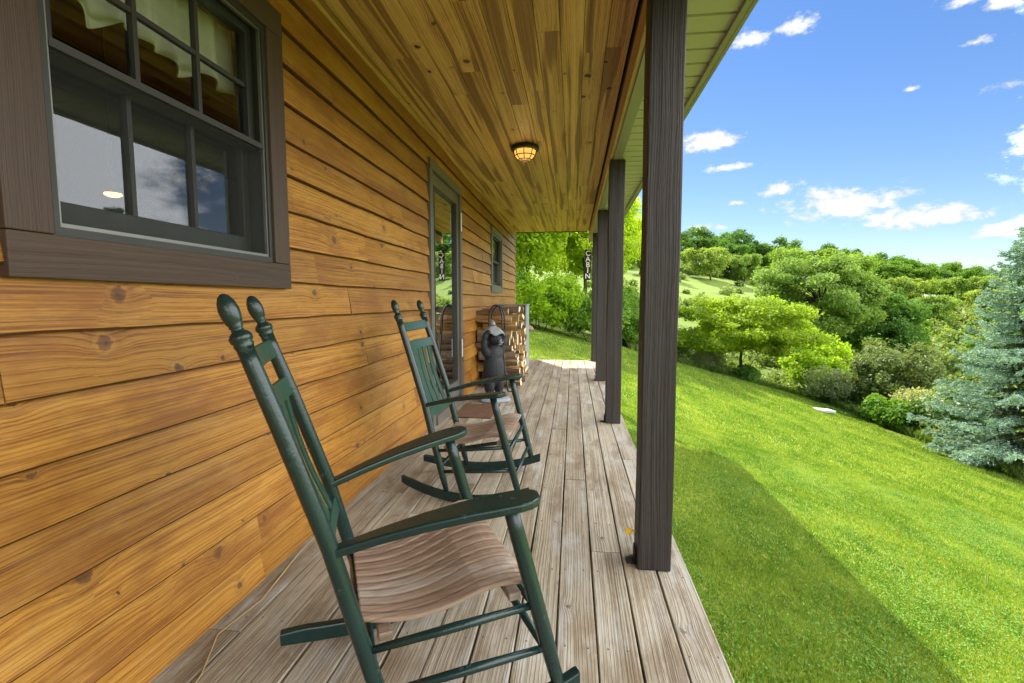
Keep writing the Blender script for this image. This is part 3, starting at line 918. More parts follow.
# porch ceiling planks
cl = MB()
rc = random.Random(21)
pw = .133
i = 0
x1 = .312
yc0, yc1 = -2.8, 10.62
while x1 > W:
    x0 = max(x1 - pw, W)
    cuts = [yc0]; y = yc0 + rc.uniform(.6, 3.4)
    while y < yc1 - .5:
        cuts.append(y); y += rc.uniform(3.4, 5.4)
    cuts.append(yc1)
    for a, b in zip(cuts[:-1], cuts[1:]):
        cl.box(x0 + .0018, x1 - .0018, a, b - .0012, CZ + rc.uniform(0, .0012), CZ + .02)
    x1 -= pw; i += 1
cl.build('porch_ceiling', M['ceiling'], cabin, .0045, 2)
cm = MB(); cm.box(W, .30, yc0, yc1, CZ + .021, CZ + .04); cm.build('ceiling_backing', M['room'], cabin)
# trim mould at the wall top
tm = MB(); tm.box(W + .009, W + .03, Y0, Y1, CZ - .045, CZ - .001); tm.build('ceiling_mould', M['ceiling'], cabin, .004)
# beam: inner board, dark strip painted as the shadow line, wrapped underside
bm_ = MB(); bm_.box(.318, .345, yc0, yc1 + .01, 2.425, 2.575); bm_.build('beam', M['beam'], cabin, .003)
b2 = MB(); b2.box(.324, .345, yc0, yc1, 2.577, CZ + .03); b2.build('beam_shade_strip', M['post'], cabin)
b3 = MB(); b3.box(.346, .42, yc0, yc1 + .012, 2.415, 2.60); b3.build('beam_wrap', M['fascia'], cabin, .003)
# end trim of the ceiling
b4 = MB(); b4.box(W + .01, .30, yc1 + .001, yc1 + .03, CZ - .012, CZ + .12); b4.build('end_trim', M['post'], cabin, .003)
# soffit: stepped vinyl panels across the overhang
sf = MB()
y = yc0; XO = .738
while y < yc1:
    y2 = y + .152
    sf.add([(.421, y, 2.428), (.421, y2 - .022, 2.428), (.421, y2 - .016, 2.442), (.421, y2, 2.442),
            (XO, y, 2.428), (XO, y2 - .022, 2.428), (XO, y2 - .016, 2.442), (XO, y2, 2.442)],
           [(0, 1, 5, 4), (1, 2, 6, 5), (2, 3, 7, 6)])
    sf.add([(.421, y2, 2.442), (XO, y2, 2.442), (XO, y2, 2.428), (.421, y2, 2.428)], [(0, 1, 2, 3)])
    y = y2
sf.build('soffit', M['soffit'], cabin)
fa = MB(); fa.box(XO + .001, XO + .022, yc0, yc1 + .05, 2.405, 2.60); fa.box(XO - .030, XO, yc0, yc1 + .05, 2.405, 2.424); fa.build('fascia', M['fascia'], cabin, .003)
rk = MB(); rk.prism([(.44, yc1 + .02, 2.43), (XO, yc1 + .02, 2.43), (XO, yc1 + .02, 2.60), (-4.6, yc1 + .02, 4.55), (-4.6, yc1 + .02, 4.3), (W, yc1 + .02, 2.8), (.44, yc1 + .02, 2.66)], (0, .03, 0)); rk.build('rake_board', M['fascia'], cabin)
rf = MB()
for sgn in (1, -1):
    ex = XO + .06 if sgn == 1 else -9.9
    rf.prism([(ex, yc0 - .1, 2.60), (ex, yc0 - .1, 2.64), (-4.6, yc0 - .1, 4.66), (-4.6, yc0 - .1, 4.60)], (0, yc1 - yc0 + .25, 0))
rf.build('roof', M['roof'], cabin)
gb = MB(); gb.prism([(XB, Y1 - .1, 2.9), (W, Y1 - .1, 2.9), (-4.6, Y1 - .1, 4.5)], (0, .08, 0)); gb.build('gable', M['siding'], cabin); gb = MB(); gb.prism([(XB, Y0, 2.9), (W, Y0, 2.9), (-4.6, Y0, 4.5)], (0, .08, 0)); gb.build('gable', M['siding'], cabin)

# posts
def post(x, y, nm='post'):
    p = MB(); s = .138
    n = 12; vs = []; fs = []
    for k in range(n + 1):
        zz = .001 + (2.415 - .001) * k / n
        wv = .0016 * math.sin(zz * 6 + x * 40); wy = .0016 * math.sin(zz * 5 + y * 9)
        vs += [(x + wv, y + wy, zz), (x + s + wv, y + wy, zz), (x + s + wv, y + s + wy, zz), (x + wv, y + s + wy, zz)]
    for k in range(n):
        for q in range(4):
            q2 = (q + 1) % 4
            fs.append((k * 4 + q, k * 4 + q2, k * 4 + 4 + q2, k * 4 + 4 + q))
    fs += [(0, 3, 2, 1), tuple(n * 4 + q for q in range(4))]
    p.add(vs, fs)
    o = p.build(nm, M['post'], cabin, .006, 2)
    b = MB(); b.box(x - .010, x - .004, y + .045, y + .095, .002, .075); b.box(x - .040, x - .010, y + .045, y + .095, .002, .008)
    b.build('bracket', M['post'], o)
    return o
for k, (x, y) in enumerate(((.262, -.43), (.288, 2.02), (.315, 4.51), (.336, 6.94), (.358, 9.235))):
    post(x, y)

# ---- windows
XT = W + .042
def ring_mb(y0, y1, z0, z1, wy, wb, wt, x0, x1):
    """one closed picture-frame piece"""
    m = MB()
    o_ = [(y0, z0), (y1, z0), (y1, z1), (y0, z1)]; i_ = [(y0 + wy, z0 + wb), (y1 - wy, z0 + wb), (y1 - wy, z1 - wt), (y0 + wy, z1 - wt)]
    vs = [(x, a, b) for x in (x0, x1) for (a, b) in o_ + i_]
    fs = []
    for k in range(4):
        k2 = (k + 1) % 4
        fs += [(k, k2, 8 + k2, 8 + k), (4 + k, 12 + k, 12 + k2, 4 + k2), (8 + k, 8 + k2, 12 + k2, 12 + k), (k, 4 + k, 4 + k2, k2)]
    m.add(vs, fs)
    return m
def one_box(nm, mat, par, b, bev=.003):
    m = MB(); m.box(*b); return m.build(nm, mat, par, bev)
def casings(par, y0, y1, z0, z1, w, x0, x1, mh, mv, bottom=True):
    if bottom: one_box('casing', mh, par, (x0, x1, y0, y1, z0, z0 + w))
    one_box('casing', mh, par, (x0, x1 + .001, y0, y1, z1 - w, z1))
    zb = z0 + (w + .0015 if bottom else 0)
    one_box('casing', mv, par, (x0, x1 - .001, y0, y0 + w, zb, z1 - w - .0015))
    one_box('casing', mv, par, (x0, x1 - .001, y1 - w, y1, zb, z1 - w - .0015))
def glass(par, x, y0, y1, z0, z1, mat):
    m = MB(); m.add([(x, y0, z0), (x, y1, z0), (x, y1, z1), (x, y0, z1)], [(0, 1, 2, 3)]); m.build('pane', mat, par)
def window(label, y0, y1, z0, z1, w, mh, mv, mjamb, zm, cols, rows, screen, low_rows=1):
    win = empty('window', (W, (y0 + y1) / 2, z0)); adopt(win, cabin)
    win.matrix_parent_inverse = world_loc(cabin).inverted()
    win['label'] = label
    casings(win, y0, y1, z0, z1, w, W + .001, XT, mh, mv)
    a0, a1, b0, b1 = y0 + w + .001, y1 - w - .001, z0 + w + .001, z1 - w - .001
    ring_mb(a0, a1, b0, b1, .020, .022, .020, W - .11, XT - .012).build('jamb', mjamb, win)
    ring_mb(a0 + .0205, a1 - .0205, b0 + .0225, b1 - .0205, .008, .010, .008, XT - .030, XT - .018).build('screen_track', M['metaltrim'], win)
    s0, s1 = a0 + .030, a1 - .030
    def sash(c0, c1, x0, x1, rail, rows=rows):
        st = .038
        ring_mb(s0, s1, c0, c1, st, rail, .034, x0, x1).build('sash', M['sashdark'], win, .002)
        for k in range(1, cols):
            yy = s0 + st + (s1 - s0 - 2 * st) * k / cols
            one_box('muntin', M['sash'], win, (x0 + .006, x1 - .006, yy - .008, yy + .008, c0 + rail + .0005, c1 - .0345), 0)
        for k in range(1, rows):
            zz = c0 + rail + (c1 - .034 - c0 - rail) * k / rows
            one_box('muntin', M['sash'], win, (x0 + .0075, x1 - .0075, s0 + st + .0005, s1 - st - .0005, zz - .008, zz + .008), 0)
        glass(win, (x0 + x1) / 2 - .004, s0 + st - .004, s1 - st + .004, c0 + rail - .004, c1 - .03, M['glass'])
    sash(zm - .02, b1 - .0215, W - .040, W - .008, .040)
    sash(b0 + .030, zm + .02, W - .078, W - .046, .070, low_rows)
    if screen:
        m = MB(); xs_ = XT - .024
        m.add([(xs_, a0 + .029, b0 + .033), (xs_, a1 - .029, b0 + .033), (xs_, a1 - .029, zm - .018), (xs_, a0 + .029, zm - .018)], [(0, 1, 2, 3)])
        m.build('insect_screen', M['screen'], win)
        one_box('screen_bar', M['sash'], win, (XT - .031, XT - .016, a0 + .029, a1 - .029, zm - .0175, zm + .004), 0)
    return a0, a1
iy0, iy1 = window('brown-trimmed sash window with valance curtains', .931, 2.018, 1.204, 2.37, .106, M['trim'], M['trimv'], M['sash'], 1.785, 3, 2, True)
window('grey-trimmed small window past the door', 7.40, 8.56, 1.285, 2.31, .09, M['doorpaint'], M['doorpaint'], M['doorpaint'], 1.80, 1, 1, False)

# valance curtain inside
vl = MB()
ny, nz = 160, 12
yy = np.linspace(iy0 + .01, iy1 - .01, ny)
vs = []
for k, yv in enumerate(yy):
    t = (yv - iy0) / (iy1 - iy0)
    hem = 1.955 + .055 * abs(math.sin(t * 8.6 + .5)) + .012 * math.sin(t * 33)
    for q in range(nz):
        u = q / (nz - 1)
        vs.append((W - .118 + .020 * math.sin(t * 52 + .9 * math.sin(t * 9)) * (.3 + .7 * u), yv, 2.36 + (hem - 2.36) * u))
vl.add(vs, [(a * nz + b, a * nz + b + 1, (a + 1) * nz + b + 1, (a + 1) * nz + b) for a in range(ny - 1) for b in range(nz - 1)], 0, True)
o = vl.build('valance_curtain', M['cloth']); o.modifiers.new('s', 'SOLIDIFY').thickness = .003
tag(o, 'pale scalloped valance curtain behind the upper panes of the near window', 'curtain')

# ceiling lamp seen through the near window
LX, LY, LZ = -2.2, 2.10, 1.66
lp = empty('pendant_lamp', (LX, LY, LZ), 0)
tag(lp, 'small lit lamp glowing inside the near window', 'lamp')
l1 = MB(); l1.tube([(LX, LY, LZ + .10), (LX, LY, 2.599)], .006, 8); l1.build('cord', M['black'], lp)
l2 = MB(); l2.lathe((LX, LY, LZ), (0, 0, 1), [(-.012, .0), (-.010, .022), (-.002, .036), (.006, .034), (.012, .0)], 18); l2.build('lamp_shade', M['shade'], lp)

# ---- door
door = empty('door', (W, 4.76, 0)); adopt(door, cabin); door.matrix_parent_inverse = world_loc(cabin).inverted()
door['label'] = 'glazed storm door in a grey-green frame'
DY0, DY1 = 4.165, 5.375
casings(door, DY0, DY1, .0, 2.40, .085, W + .001, XT + .004, M['doorpaint'], M['doorpaint'], False)
one_box('threshold', M['doorpaint'], door, (W - .10, XT + .02, DY0 + .087, DY1 - .087, -.001, .085))
dx0, dx1 = W - .03, W + .020
ring_mb(DY0 + .088, DY1 - .088, .088, 2.31, .090, .18, .11, dx0, dx1).build('door_leaf', M['doorpaint'], door, .004)
ring_mb(DY0 + .1785, DY1 - .1785, .2685, 2.1995, .014, .014, .014, dx0 + .01, dx1 + .006).build('glass_bead', M['sash'], door, .002)
glass(door, W - .004, DY0 + .185, DY1 - .185, .275, 2.193, M['doorglass'])
hd = MB(); yh = DY0 + .135
hd.tube([(dx1 + .001, yh, 1.08), (dx1 + .05, yh, 1.08), (dx1 + .055, yh + .09, 1.08)], .009, 8); hd.build('handle', M['black'], door)
for zz in (.52, 1.92):
    one_box('hinge', M['white'], door, (XT + .0065, XT + .014, DY1 - .095, DY1 - .060, zz, zz + .20), .002)

# ------------------------------------------------------------------ porch ceiling light
lt = empty('ceiling_light', (-.48, 4.80, CZ), 0)
tag(lt, 'lit caged lantern light on the porch ceiling', 'light')
q = MB(); q.lathe((-.48, 4.80, CZ + .001), (0, 0, -1), [(0, 0), (0, .13), (.018, .14), (.036, .137), (.040, .12), (.040, 0)], 24); q.build('base', M['black'], lt)
gl = MB(); gl.lathe((-.48, 4.80, CZ - .041), (0, 0, -1), [(0, .106), (.050, .096), (.084, .064), (.089, 0)], 8); lg = gl.build('lamp_glass', M['bulbglass'], lt)
for p in lg.data.polygons: p.use_smooth = False
cg = MB()
for k in range(8):
    a = 2 * PI * k / 8
    cg.tube([(-.48 + math.cos(a) * r_, 4.80 + math.sin(a) * r_, CZ - z_) for z_, r_ in ((.040, .110), (.091, .100), (.127, .066), (.133, .01))], .0045, 6)
for z_, r_ in ((.091, .100), (.128, .064)):
    cg.tube([(-.48 + math.cos(2 * PI * k / 24) * r_, 4.80 + math.sin(2 * PI * k / 24) * r_, CZ - z_) for k in range(25)], .0045, 6)
cg.build('cage', M['black'], lt)
bl = MB(); bl.sphere((-.48, 4.75, CZ - .10), .034); 
ld = bpy.data.lights.new('porch_lamp', 'POINT'); ld.energy = .35; ld.color = (1, .58, .22); ld.shadow_soft_size = .05
lo = bpy.data.objects.new('porch_lamp', ld); C.objects.link(lo); lo.location = (-.48, 4.80, CZ - .19)

# ------------------------------------------------------------------ CABIN sign
sg = empty('hanging_sign', (.305, 10.45, 1.59), 0)
tag(sg, 'black vertical board sign reading CABIN hung from the beam past the farthest post', 'sign')
q = MB(); q.box(.238, .372, 10.45, 10.472, 1.595, 2.235); q.build('board', M['blacksign'], sg, .006)
for dx in (.265, .345):
    q = MB(); q.tube([(dx, 10.461, 2.236), (dx, 10.461, 2.33), (.335, 10.461, 2.424)], .005, 6); q.build('hanger', M['black'], sg)
for k, ch in enumerate('CABIN'):
    tc = bpy.data.curves.new('letter', 'FONT'); tc.body = ch; tc.size = .150; tc.align_x = 'CENTER'; tc.align_y = 'CENTER'; tc.extrude = .002; tc.offset = .0025
    tc.materials.append(M['white'])
    to = bpy.data.objects.new('letter', tc); C.objects.link(to)
    bpy.context.view_layer.update()
    tm_ = bpy.data.meshes.new_from_object(to.evaluated_get(bpy.context.evaluated_depsgraph_get())); bpy.data.objects.remove(to)
    to = bpy.data.objects.new('letter', tm_); C.objects.link(to)
    to.parent = sg; to.matrix_parent_inverse = world_loc(sg).inverted()
    to.location = (.305, 10.4465, 2.155 - k * .120); to.rotation_euler = (PI / 2, 0, 0)

# ------------------------------------------------------------------ rocking chairs
def chair(name):
    root = empty(name, (0, 0, 0), 0, True)
    G = M['green']
    def lerp(a, b, t): return tuple(a[i] + (b[i] - a[i]) * t for i in range(3))
    rocker_z = lambda x: (x + .10) ** 2 / 2.15
    back = lambda s: [(-.198, s * .235, .045), (-.262, s * .234, .300), (-.325, s * .230, .560), (-.415, s * .221, .850), (-.478, s * .213, 1.042)]
    def bpt(s, z):
        p = back(s)
        for a, b in zip(p[:-1], p[1:]):
            if a[2] <= z <= b[2]: return lerp(a, b, (z - a[2]) / (b[2] - a[2]))
        return p[-1]
    fl = lambda s: [(.240, s * .302, .070), (.170, s * .309, .34), (.094, s * .315, .630)]
    def fpt(s, z):
        p = fl(s)
        for a, b in zip(p[:-1], p[1:]):
            if a[2] <= z <= b[2]: return lerp(a, b, (z - a[2]) / (b[2] - a[2]))
        return p[-1]
    for s in (-1, 1):
        m = MB(); P = back(s)
        m.tube([bpt(s, z) for z in (.045, .12, .22, .4, .56, .70, .85, 1.0, 1.042)], [.0135, .019, .0205, .0205, .0205, .0205, .020, .019, .0185], 14)
        ax = Vector(P[-1]) - Vector(P[-2]); ax.normalize()
        m.lathe(P[-1], ax, [(-.002, .0195), (.004, .0215), (.008, .0195), (.014, .0235), (.022, .0245), (.030, .020), (.035, .0135), (.041, .0120), (.045, .0150), (.048, .0140), (.056, .0175), (.070, .0205), (.086, .0210), (.102, .0178), (.114, .0118), (.119, .0060), (.121, .0)], 18)
        m.build('back_post', G, root)
        m = MB(); m.tube([fpt(s, z) for z in (.07, .13, .24, .36, .45, .55, .63)], [.0135, .0185, .021, .021, .021, .020, .018], 14); m.build('leg', G, root)
        # rocker runner
        m = MB(); xs_ = np.linspace(-.487, .295, 22); vs = []; fs = []
        for x in xs_:
            yc = s * (.184 + (.29 - .184) * min(1, max(0, (x + .5) / .5)) ** .7) if x < 0 else s * (.29 + .012 * x / .3)
            zb = rocker_z(x); hh = .050 if x > -.42 else .050 - .012 * (-.42 - x) / .08
            for dy, zz in ((-.015, zb), (.015, zb), (.015, zb + hh), (-.015, zb + hh)):
                vs.append((x, yc + dy, zz))
        n = len(xs_)
        for k in range(n - 1):
            for q in range(4):
                q2 = (q + 1) % 4
                fs.append((k * 4 + q, k * 4 + q2, k * 4 + 4 + q2, k * 4 + 4 + q))
        fs += [(0, 3, 2, 1), tuple((n - 1) * 4 + q for q in range(4))]
        m.add(vs, fs); m.build('rocker', G, root, .005, 2)
        # arm: narrow at the back, paddle at the front
        A0 = Vector((-.330, s * .226, .545)); A1 = Vector((.165, s * .338, .655))
        prof = [(0, .017), (.08, .020), (.25, .027), (.45, .036), (.65, .044), (.80, .048), (.90, .047), (.955, .040), (.985, .028), (1.0, .010)]
        m = MB(); vs = []; fs = []
        lat = Vector((-(A1 - A0).y, (A1 - A0).x, 0)).normalized()
        up = Vector((0, 0, 1))
        for t, w in prof:
            c = A0.lerp(A1, t) + up * (.012 * math.sin(PI * t) - .010 * t * t)
            for a, b in ((-1, -1), (1, -1), (1, 1), (-1, 1)):
                vs.append(c + lat * (w * a) + up * (.0115 * b))
        n = len(prof)
        for k in range(n - 1):
            for q in range(4):
                q2 = (q + 1) % 4
                fs.append((k * 4 + q, k * 4 + q2, k * 4 + 4 + q2, k * 4 + 4 + q))
        fs += [(0, 3, 2, 1), tuple((n - 1) * 4 + q for q in range(4))]
        m.add(vs, fs); m.build('arm', G, root, .006, 3)
        # side rungs
        for za, zb, r_ in ((.283, .345, .0125), (.160, .215, .0125)):
            m = MB(); m.tube([bpt(s, za), lerp(bpt(s, za), fpt(s, zb), .5), fpt(s, zb)], [.0095, r_, .0095], 10); m.build('rung', G, root)
    for z_, fn in ((.315, fpt), (.175, fpt), (.31, bpt), (.19, bpt)):
        m = MB(); a, b = fn(-1, z_), fn(1, z_); m.tube([a, lerp(a, b, .5), b], [.0095, .0125, .0095], 10); m.build('rung', G, root)
    # back rails (bowed) and slats
    def rail(z_, hgt, bow, th=.016, mat=G, nm='back_rail', arch=0):
        a = Vector(bpt(-1, z_)); b = Vector(bpt(1, z_)); m = MB(); vs = []; fs = []
        n = 10; ax = (Vector(bpt(1, z_ + .05)) - Vector(bpt(1, z_ - .02))).normalized(); fw = Vector((ax.z, 0, -ax.x))
        for k in range(n + 1):
            t = k / n; c = a.lerp(b, t) - fw * (bow * math.sin(PI * t)) + ax * (arch * math.sin(PI * t) ** 2)
            for u, v_ in ((-1, -1), (1, -1), (1, 1), (-1, 1)):
                vs.append(c + fw * (u * th / 2) + ax * (v_ * hgt / 2))
        for k in range(n):
            for q in range(4):
                q2 = (q + 1) % 4
                fs.append((k * 4 + q, k * 4 + q2, k * 4 + 4 + q2, k * 4 + 4 + q))
        fs += [(0, 3, 2, 1), tuple(n * 4 + q for q in range(4))]
        m.add(vs, fs); m.build(nm, mat, root, .003)
    rail(1.000, .055, .020, mat=M['greenlight']); rail(.885, .058, .022, mat=M['greenlight'], arch=.006); rail(.485, .05, .018, mat=M['greenlight'])
    for k in range(5):
        t = (k + .5) / 5; t = .09 + .82 * t
        top = Vector(bpt(-1, .862)).lerp(Vector(bpt(1, .862)), t); bot = Vector(bpt(-1, .505)).lerp(Vector(bpt(1, .505)), t)
        dx = -.020 * math.sin(PI * t); m = MB()
        w = .026
        vs = []
        n = 6
        for j_ in range(n + 1):
            u = j_ / n; c = bot.lerp(top, u) + Vector((dx - .012 * math.sin(PI * u), 0, 0))
            for a, b in ((-.005, -w), (.005, -w), (.005, w), (-.005, w)):
                vs.append(c + Vector((a, b, 0)))
        fs = [(j_ * 4 + q, j_ * 4 + (q + 1) % 4, j_ * 4 + 4 + (q + 1) % 4, j_ * 4 + 4 + q) for j_ in range(n) for q in range(4)] + [(0, 3, 2, 1), tuple(n * 4 + q for q in range(4))]
        m.add(vs, fs); m.build('back_slat', M['greenlight'], root, .002)
    # seat: eleven contoured slats front to back on two cross bars
    ns = 11
    for k in range(ns):
        t = (k + .5) / ns * 2 - 1
        m = MB(); vs = []; fs = []; n = 16
        for j_ in range(n + 1):
            u = j_ / n
            x = -.262 + (.430) * u
            zz = 0.332 - .022 * math.sin(PI * min(1, u * 1.45)) + 0.072 * (u ** 1.5) - .026 * max(0, (u - .80) / .2) ** 2 + .010 * t * t
            half = .200 + .090 * u
            c = t * half; w = half / ns - .0064
            for a, b in ((-w, -.0065), (w, -.0065), (w, .0065), (-w, .0065)):
                vs.append((x, c + a, zz + b))
        fs = [(j_ * 4 + q, j_ * 4 + (q + 1) % 4, j_ * 4 + 4 + (q + 1) % 4, j_ * 4 + 4 + q) for j_ in range(n) for q in range(4)] + [(0, 3, 2, 1), tuple(n * 4 + q for q in range(4))]
        m.add(vs, fs); m.build('seat_slat', M['seat'], root, .004, 2)
    for x, half, z_ in ((-.205, .205, .300), (.125, .268, .362)):
        m = MB(); m.box(x - .017, x + .017, -half, half, z_ - .022, z_ - .001); m.build('seat_bar', M['seat'], root, .003)
    return root
c1 = chair('rocking_chair')
c1.location = (-.382, 1.400, 0); c1.rotation_euler = (0, -.014, .497); c1.scale = (1.014, 1.014, 1.014)
tag(c1, 'nearer green rocking chair with worn wooden slat seat, under the near window', 'rocking chair', 'rocking chairs on the porch')
c2 = copy_tree(c1)
c2.scale = (1, 1, 1); c2.location = (-.514, 2.875, 0); c2.rotation_euler = (0, 0, -.036)
c2['label'] = 'farther green rocking chair standing between the near one and the door mat'

# ------------------------------------------------------------------ bear statue
bx, by = -.90, 5.43
fwd = R(-38)      # faces the deck edge, toward the camera
be = empty('bear_statue', (bx, by, 0), fwd, True)
tag(be, 'dark grey standing bear statue with raised paws and a pale cap, before the firewood', 'statue')
m = MB()
Rz = lambda a, ax='X': Matrix.Rotation(a, 3, ax)
m.sphere((0, 0, .37), (.118, .132, .20), 18, 12)          # belly
m.sphere((-.005, 0, .53), (.095, .118, .13), 18, 12)       # chest
m.sphere((-.03, 0, .27), (.115, .128, .11), 18, 12)       # rump
for s in (-1, 1):
    m.sphere((.005, s * .072, .19), (.068, .060, .13), 14, 10)
    m.sphere((.012, s * .075, .105), (.050, .048, .07), 14, 10)
    m.sphere((.045, s * .078, .065), (.080, .048, .030), 14, 8)   # feet
    m.sphere((-.005, s * .125, .585), (.052, .05, .085), 12, 9, Rz(s * -.35))
    m.sphere((.005, s * .150, .665), (.042, .040, .080), 12, 9, Rz(s * .12))
    m.sphere((.012, s * .138, .755), (.036, .034, .062), 12, 9, Rz(s * .45))
    m.sphere((.030, s * .112, .800), (.038, .032, .028), 12, 9)
m.sphere((.0, 0, .63), (.072, .075, .09), 14, 10)
m.sphere((.018, 0, .715), (.092, .084, .085), 18, 12)     # head
m.sphere((.080, 0, .690), (.058, .042, .038), 14, 10)     # muzzle root
m.sphere((-.115, 0, .245), (.03, .03, .028), 10, 8)       # tail
o = m.build('body', M['bear'], be)
rmsh = o.modifiers.new('r', 'REMESH'); rmsh.mode = 'VOXEL'; rmsh.voxel_size = .011; rmsh.use_smooth_shade = True
sm = o.modifiers.new('s', 'SMOOTH'); sm.iterations = 2; sm.factor = .5
m = MB(); m.sphere((.118, 0, .692), (.034, .030, .027), 12, 8); m.sphere((.092, 0, .662), (.036, .022, .013), 12, 8); m.build('muzzle', M['bearlight'], be)
m = MB(); m.sphere((.150, 0, .702), (.010, .014, .010), 10, 8); m.build('nose', M['black'], be)
for s in (-1, 1):
    m = MB(); m.sphere((.094, s * .036, .738), .010, 10, 8); m.build('eye', M['black'], be)
# pale leaf-shaped cap held by the paws
m = MB(); seg = 28; vs = [(0.0, 0, .868)]; fs = []
for ri, (rr_, zz) in enumerate(((.03, .864), (.06, .846), (.095, .822), (.122, .792), (.128, .772))):
    for k in range(seg):
        a = 2 * PI * k / seg
        rw = rr_ * (1 + .16 * math.sin(3 * a + .6) * (ri / 4) + .06 * math.sin(9 * a) * (ri / 4))
        vs.append((rw * math.cos(a) * .95 - .004, rw * math.sin(a) * 1.05, zz + .016 * math.sin(5 * a + 1) * (ri / 4)))
for k in range(seg): fs.append((0, 1 + k, 1 + (k + 1) % seg))
for ri in range(4):
    for k in range(seg):
        a = 1 + ri * seg + k; b = 1 + ri * seg + (k + 1) % seg
        fs.append((a, a + seg, b + seg, b))
m.add(vs, fs, 0, True); m.tube([(-.01, 0, .868), (-.018, .005, .90), (-.034, .008, .928)], [.034, .026, .010], 10)
o = m.build('cap', M['bearlight'], be); o.modifiers.new('s', 'SOLIDIFY').thickness = .012
m = MB(); vs = []
prof = [(0, .0), (0, .172), (.020, .178), (.036, .165), (.044, .13), (.046, 0)]
m.lathe((0.02, 0, .001), (0, 0, 1), prof, 26)
o = m.build('base', M['bearlight'], be)
for v_ in o.data.vertices:
    a = math.atan2(v_.co.y, v_.co.x); k = 1 + .06 * math.sin(3 * a) + .04 * math.sin(7 * a); v_.co.x *= k; v_.co.y *= k

# ------------------------------------------------------------------ firewood
def log_mesh(seed):
    r_ = random.Random(seed); m = MB()
    kind = r_.choice(['quarter', 'half', 'wedge', 'slab', 'wedge', 'slab', 'round'])
    rad = r_.uniform(.060, .082); L = r_.uniform(.42, .50)
    pts = []; isb = []
    if kind == 'round':
        rad *= .72
        n = 12
        pts = [(math.cos(2 * PI * k / n) * rad * r_.uniform(.93, 1.05), math.sin(2 * PI * k / n) * rad * r_.uniform(.93, 1.05)) for k in range(n)]; isb = [1] * n
    elif kind == 'slab':
        w, h_ = rad * .95, rad * .5
        pts = [(-w, -h_ * .8), (w * .9, -h_), (w, h_ * .7), (-w * .8, h_)]; isb = [0, 0, 0, 1]
    else:
        an = dict(quarter=PI / 2, half=PI * .95, wedge=PI / 3)[kind] * r_.uniform(.9, 1.15)
        if kind == 'wedge': rad *= 1.35
        n = 6
        pts = [(0, 0)] + [(rad * math.cos(-an / 2 + an * k / n), rad * math.sin(-an / 2 + an * k / n)) for k in range(n + 1)]
        isb = [0] + [1] * n + [0]
        cx = sum(p[0] for p in pts) / len(pts); pts = [(p[0] - cx, p[1]) for p in pts]
    nseg = 4; N = len(pts); vs = []
    tilt = (r_.uniform(-.02, .02), r_.uniform(-.02, .02))
    for s in range(nseg + 1):
        t = s / nseg; x = -L / 2 + L * t
        k = r_.uniform(.92, 1.05); ox, oz = r_.uniform(-.004, .004), r_.uniform(-.004, .004)
        for (a, b) in pts:
            vs.append((x + (tilt[0] * a * 8 + tilt[1] * b * 8 if s in (0, nseg) else 0), a * k + ox, b * k + oz))
    base = len(m.v); m.v.extend(vs)
    for s in range(nseg):
        for i_ in range(N):
            j_ = (i_ + 1) % N
            m.f.append([s * N + i_, s * N + j_, (s + 1) * N + j_, (s + 1) * N + i_]); m.mi.append(1 if isb[i_] else 0); m.sm.append(False)
    m.f.append(list(reversed(range(N)))); m.mi.append(2); m.sm.append(False)
    m.f.append([nseg * N + i_ for i_ in range(N)]); m.mi.append(2); m.sm.append(False)
    return m.build('firewood_log', [M['barewood'], M['bark'], M['logend']])
protos = [log_mesh(100 + k) for k in range(10)]
rl = random.Random(17); nput = 0
GRP = 'split logs in the firewood stack'
for rowi in range(11):
    z_ = .055 + rowi * .096
    for coli in range(10):
        yv = 6.26 + coli * .115 + (.05 if rowi % 2 else 0) + rl.uniform(-.012, .012)
        if rowi == 10 and rl.random() < .25: continue
        k = nput % 10 if nput < 10 else rl.randrange(10)
        o = protos[k] if nput < 10 else protos[k].copy()
        if nput >= 10: C.objects.link(o)
        o.location = (-.965 + rl.uniform(-.05, .07) - .006 * rowi, yv + (rl.uniform(-.06, .02) if coli == 0 else 0), z_ + rl.uniform(-.012, .012))
        o.rotation_euler = (rl.uniform(0, 2 * PI), rl.uniform(-.09, .09), rl.choice((0, PI)) + rl.uniform(-.14, .14))
        tag(o, 'split firewood log in the tall stack by the cabin wall', 'log', GRP)
        nput += 1

# grey cabinet behind the stack
cbn = empty('storage_cabinet', (-.98, 7.8, 0), 0)
tag(cbn, 'grey metal storage cabinet standing behind the firewood stack', 'cabinet')
m = MB(); m.box(-1.24, -1.215, 7.56, 8.05, .002, 1.08); m.box(-.755, -.73, 7.56, 8.05, .002, 1.08); m.box(-1.214, -.756, 8.02, 8.05, .002, 1.08); m.box(-1.214, -.756, 7.58, 8.019, .05, .08); m.build('body', M['cabinet'], cbn, .003)
m = MB(); m.box(-1.245, -.722, 7.55, 8.06, 1.082, 1.10); m.build('top', M['cabinet'], cbn, .003)
m = MB(); m.box(-1.214, -.756, 7.59, 7.60, .60, 1.078); m.build('opening_shade', M['black'], cbn)  # black sheet inside the front paints the opening's shaded interior

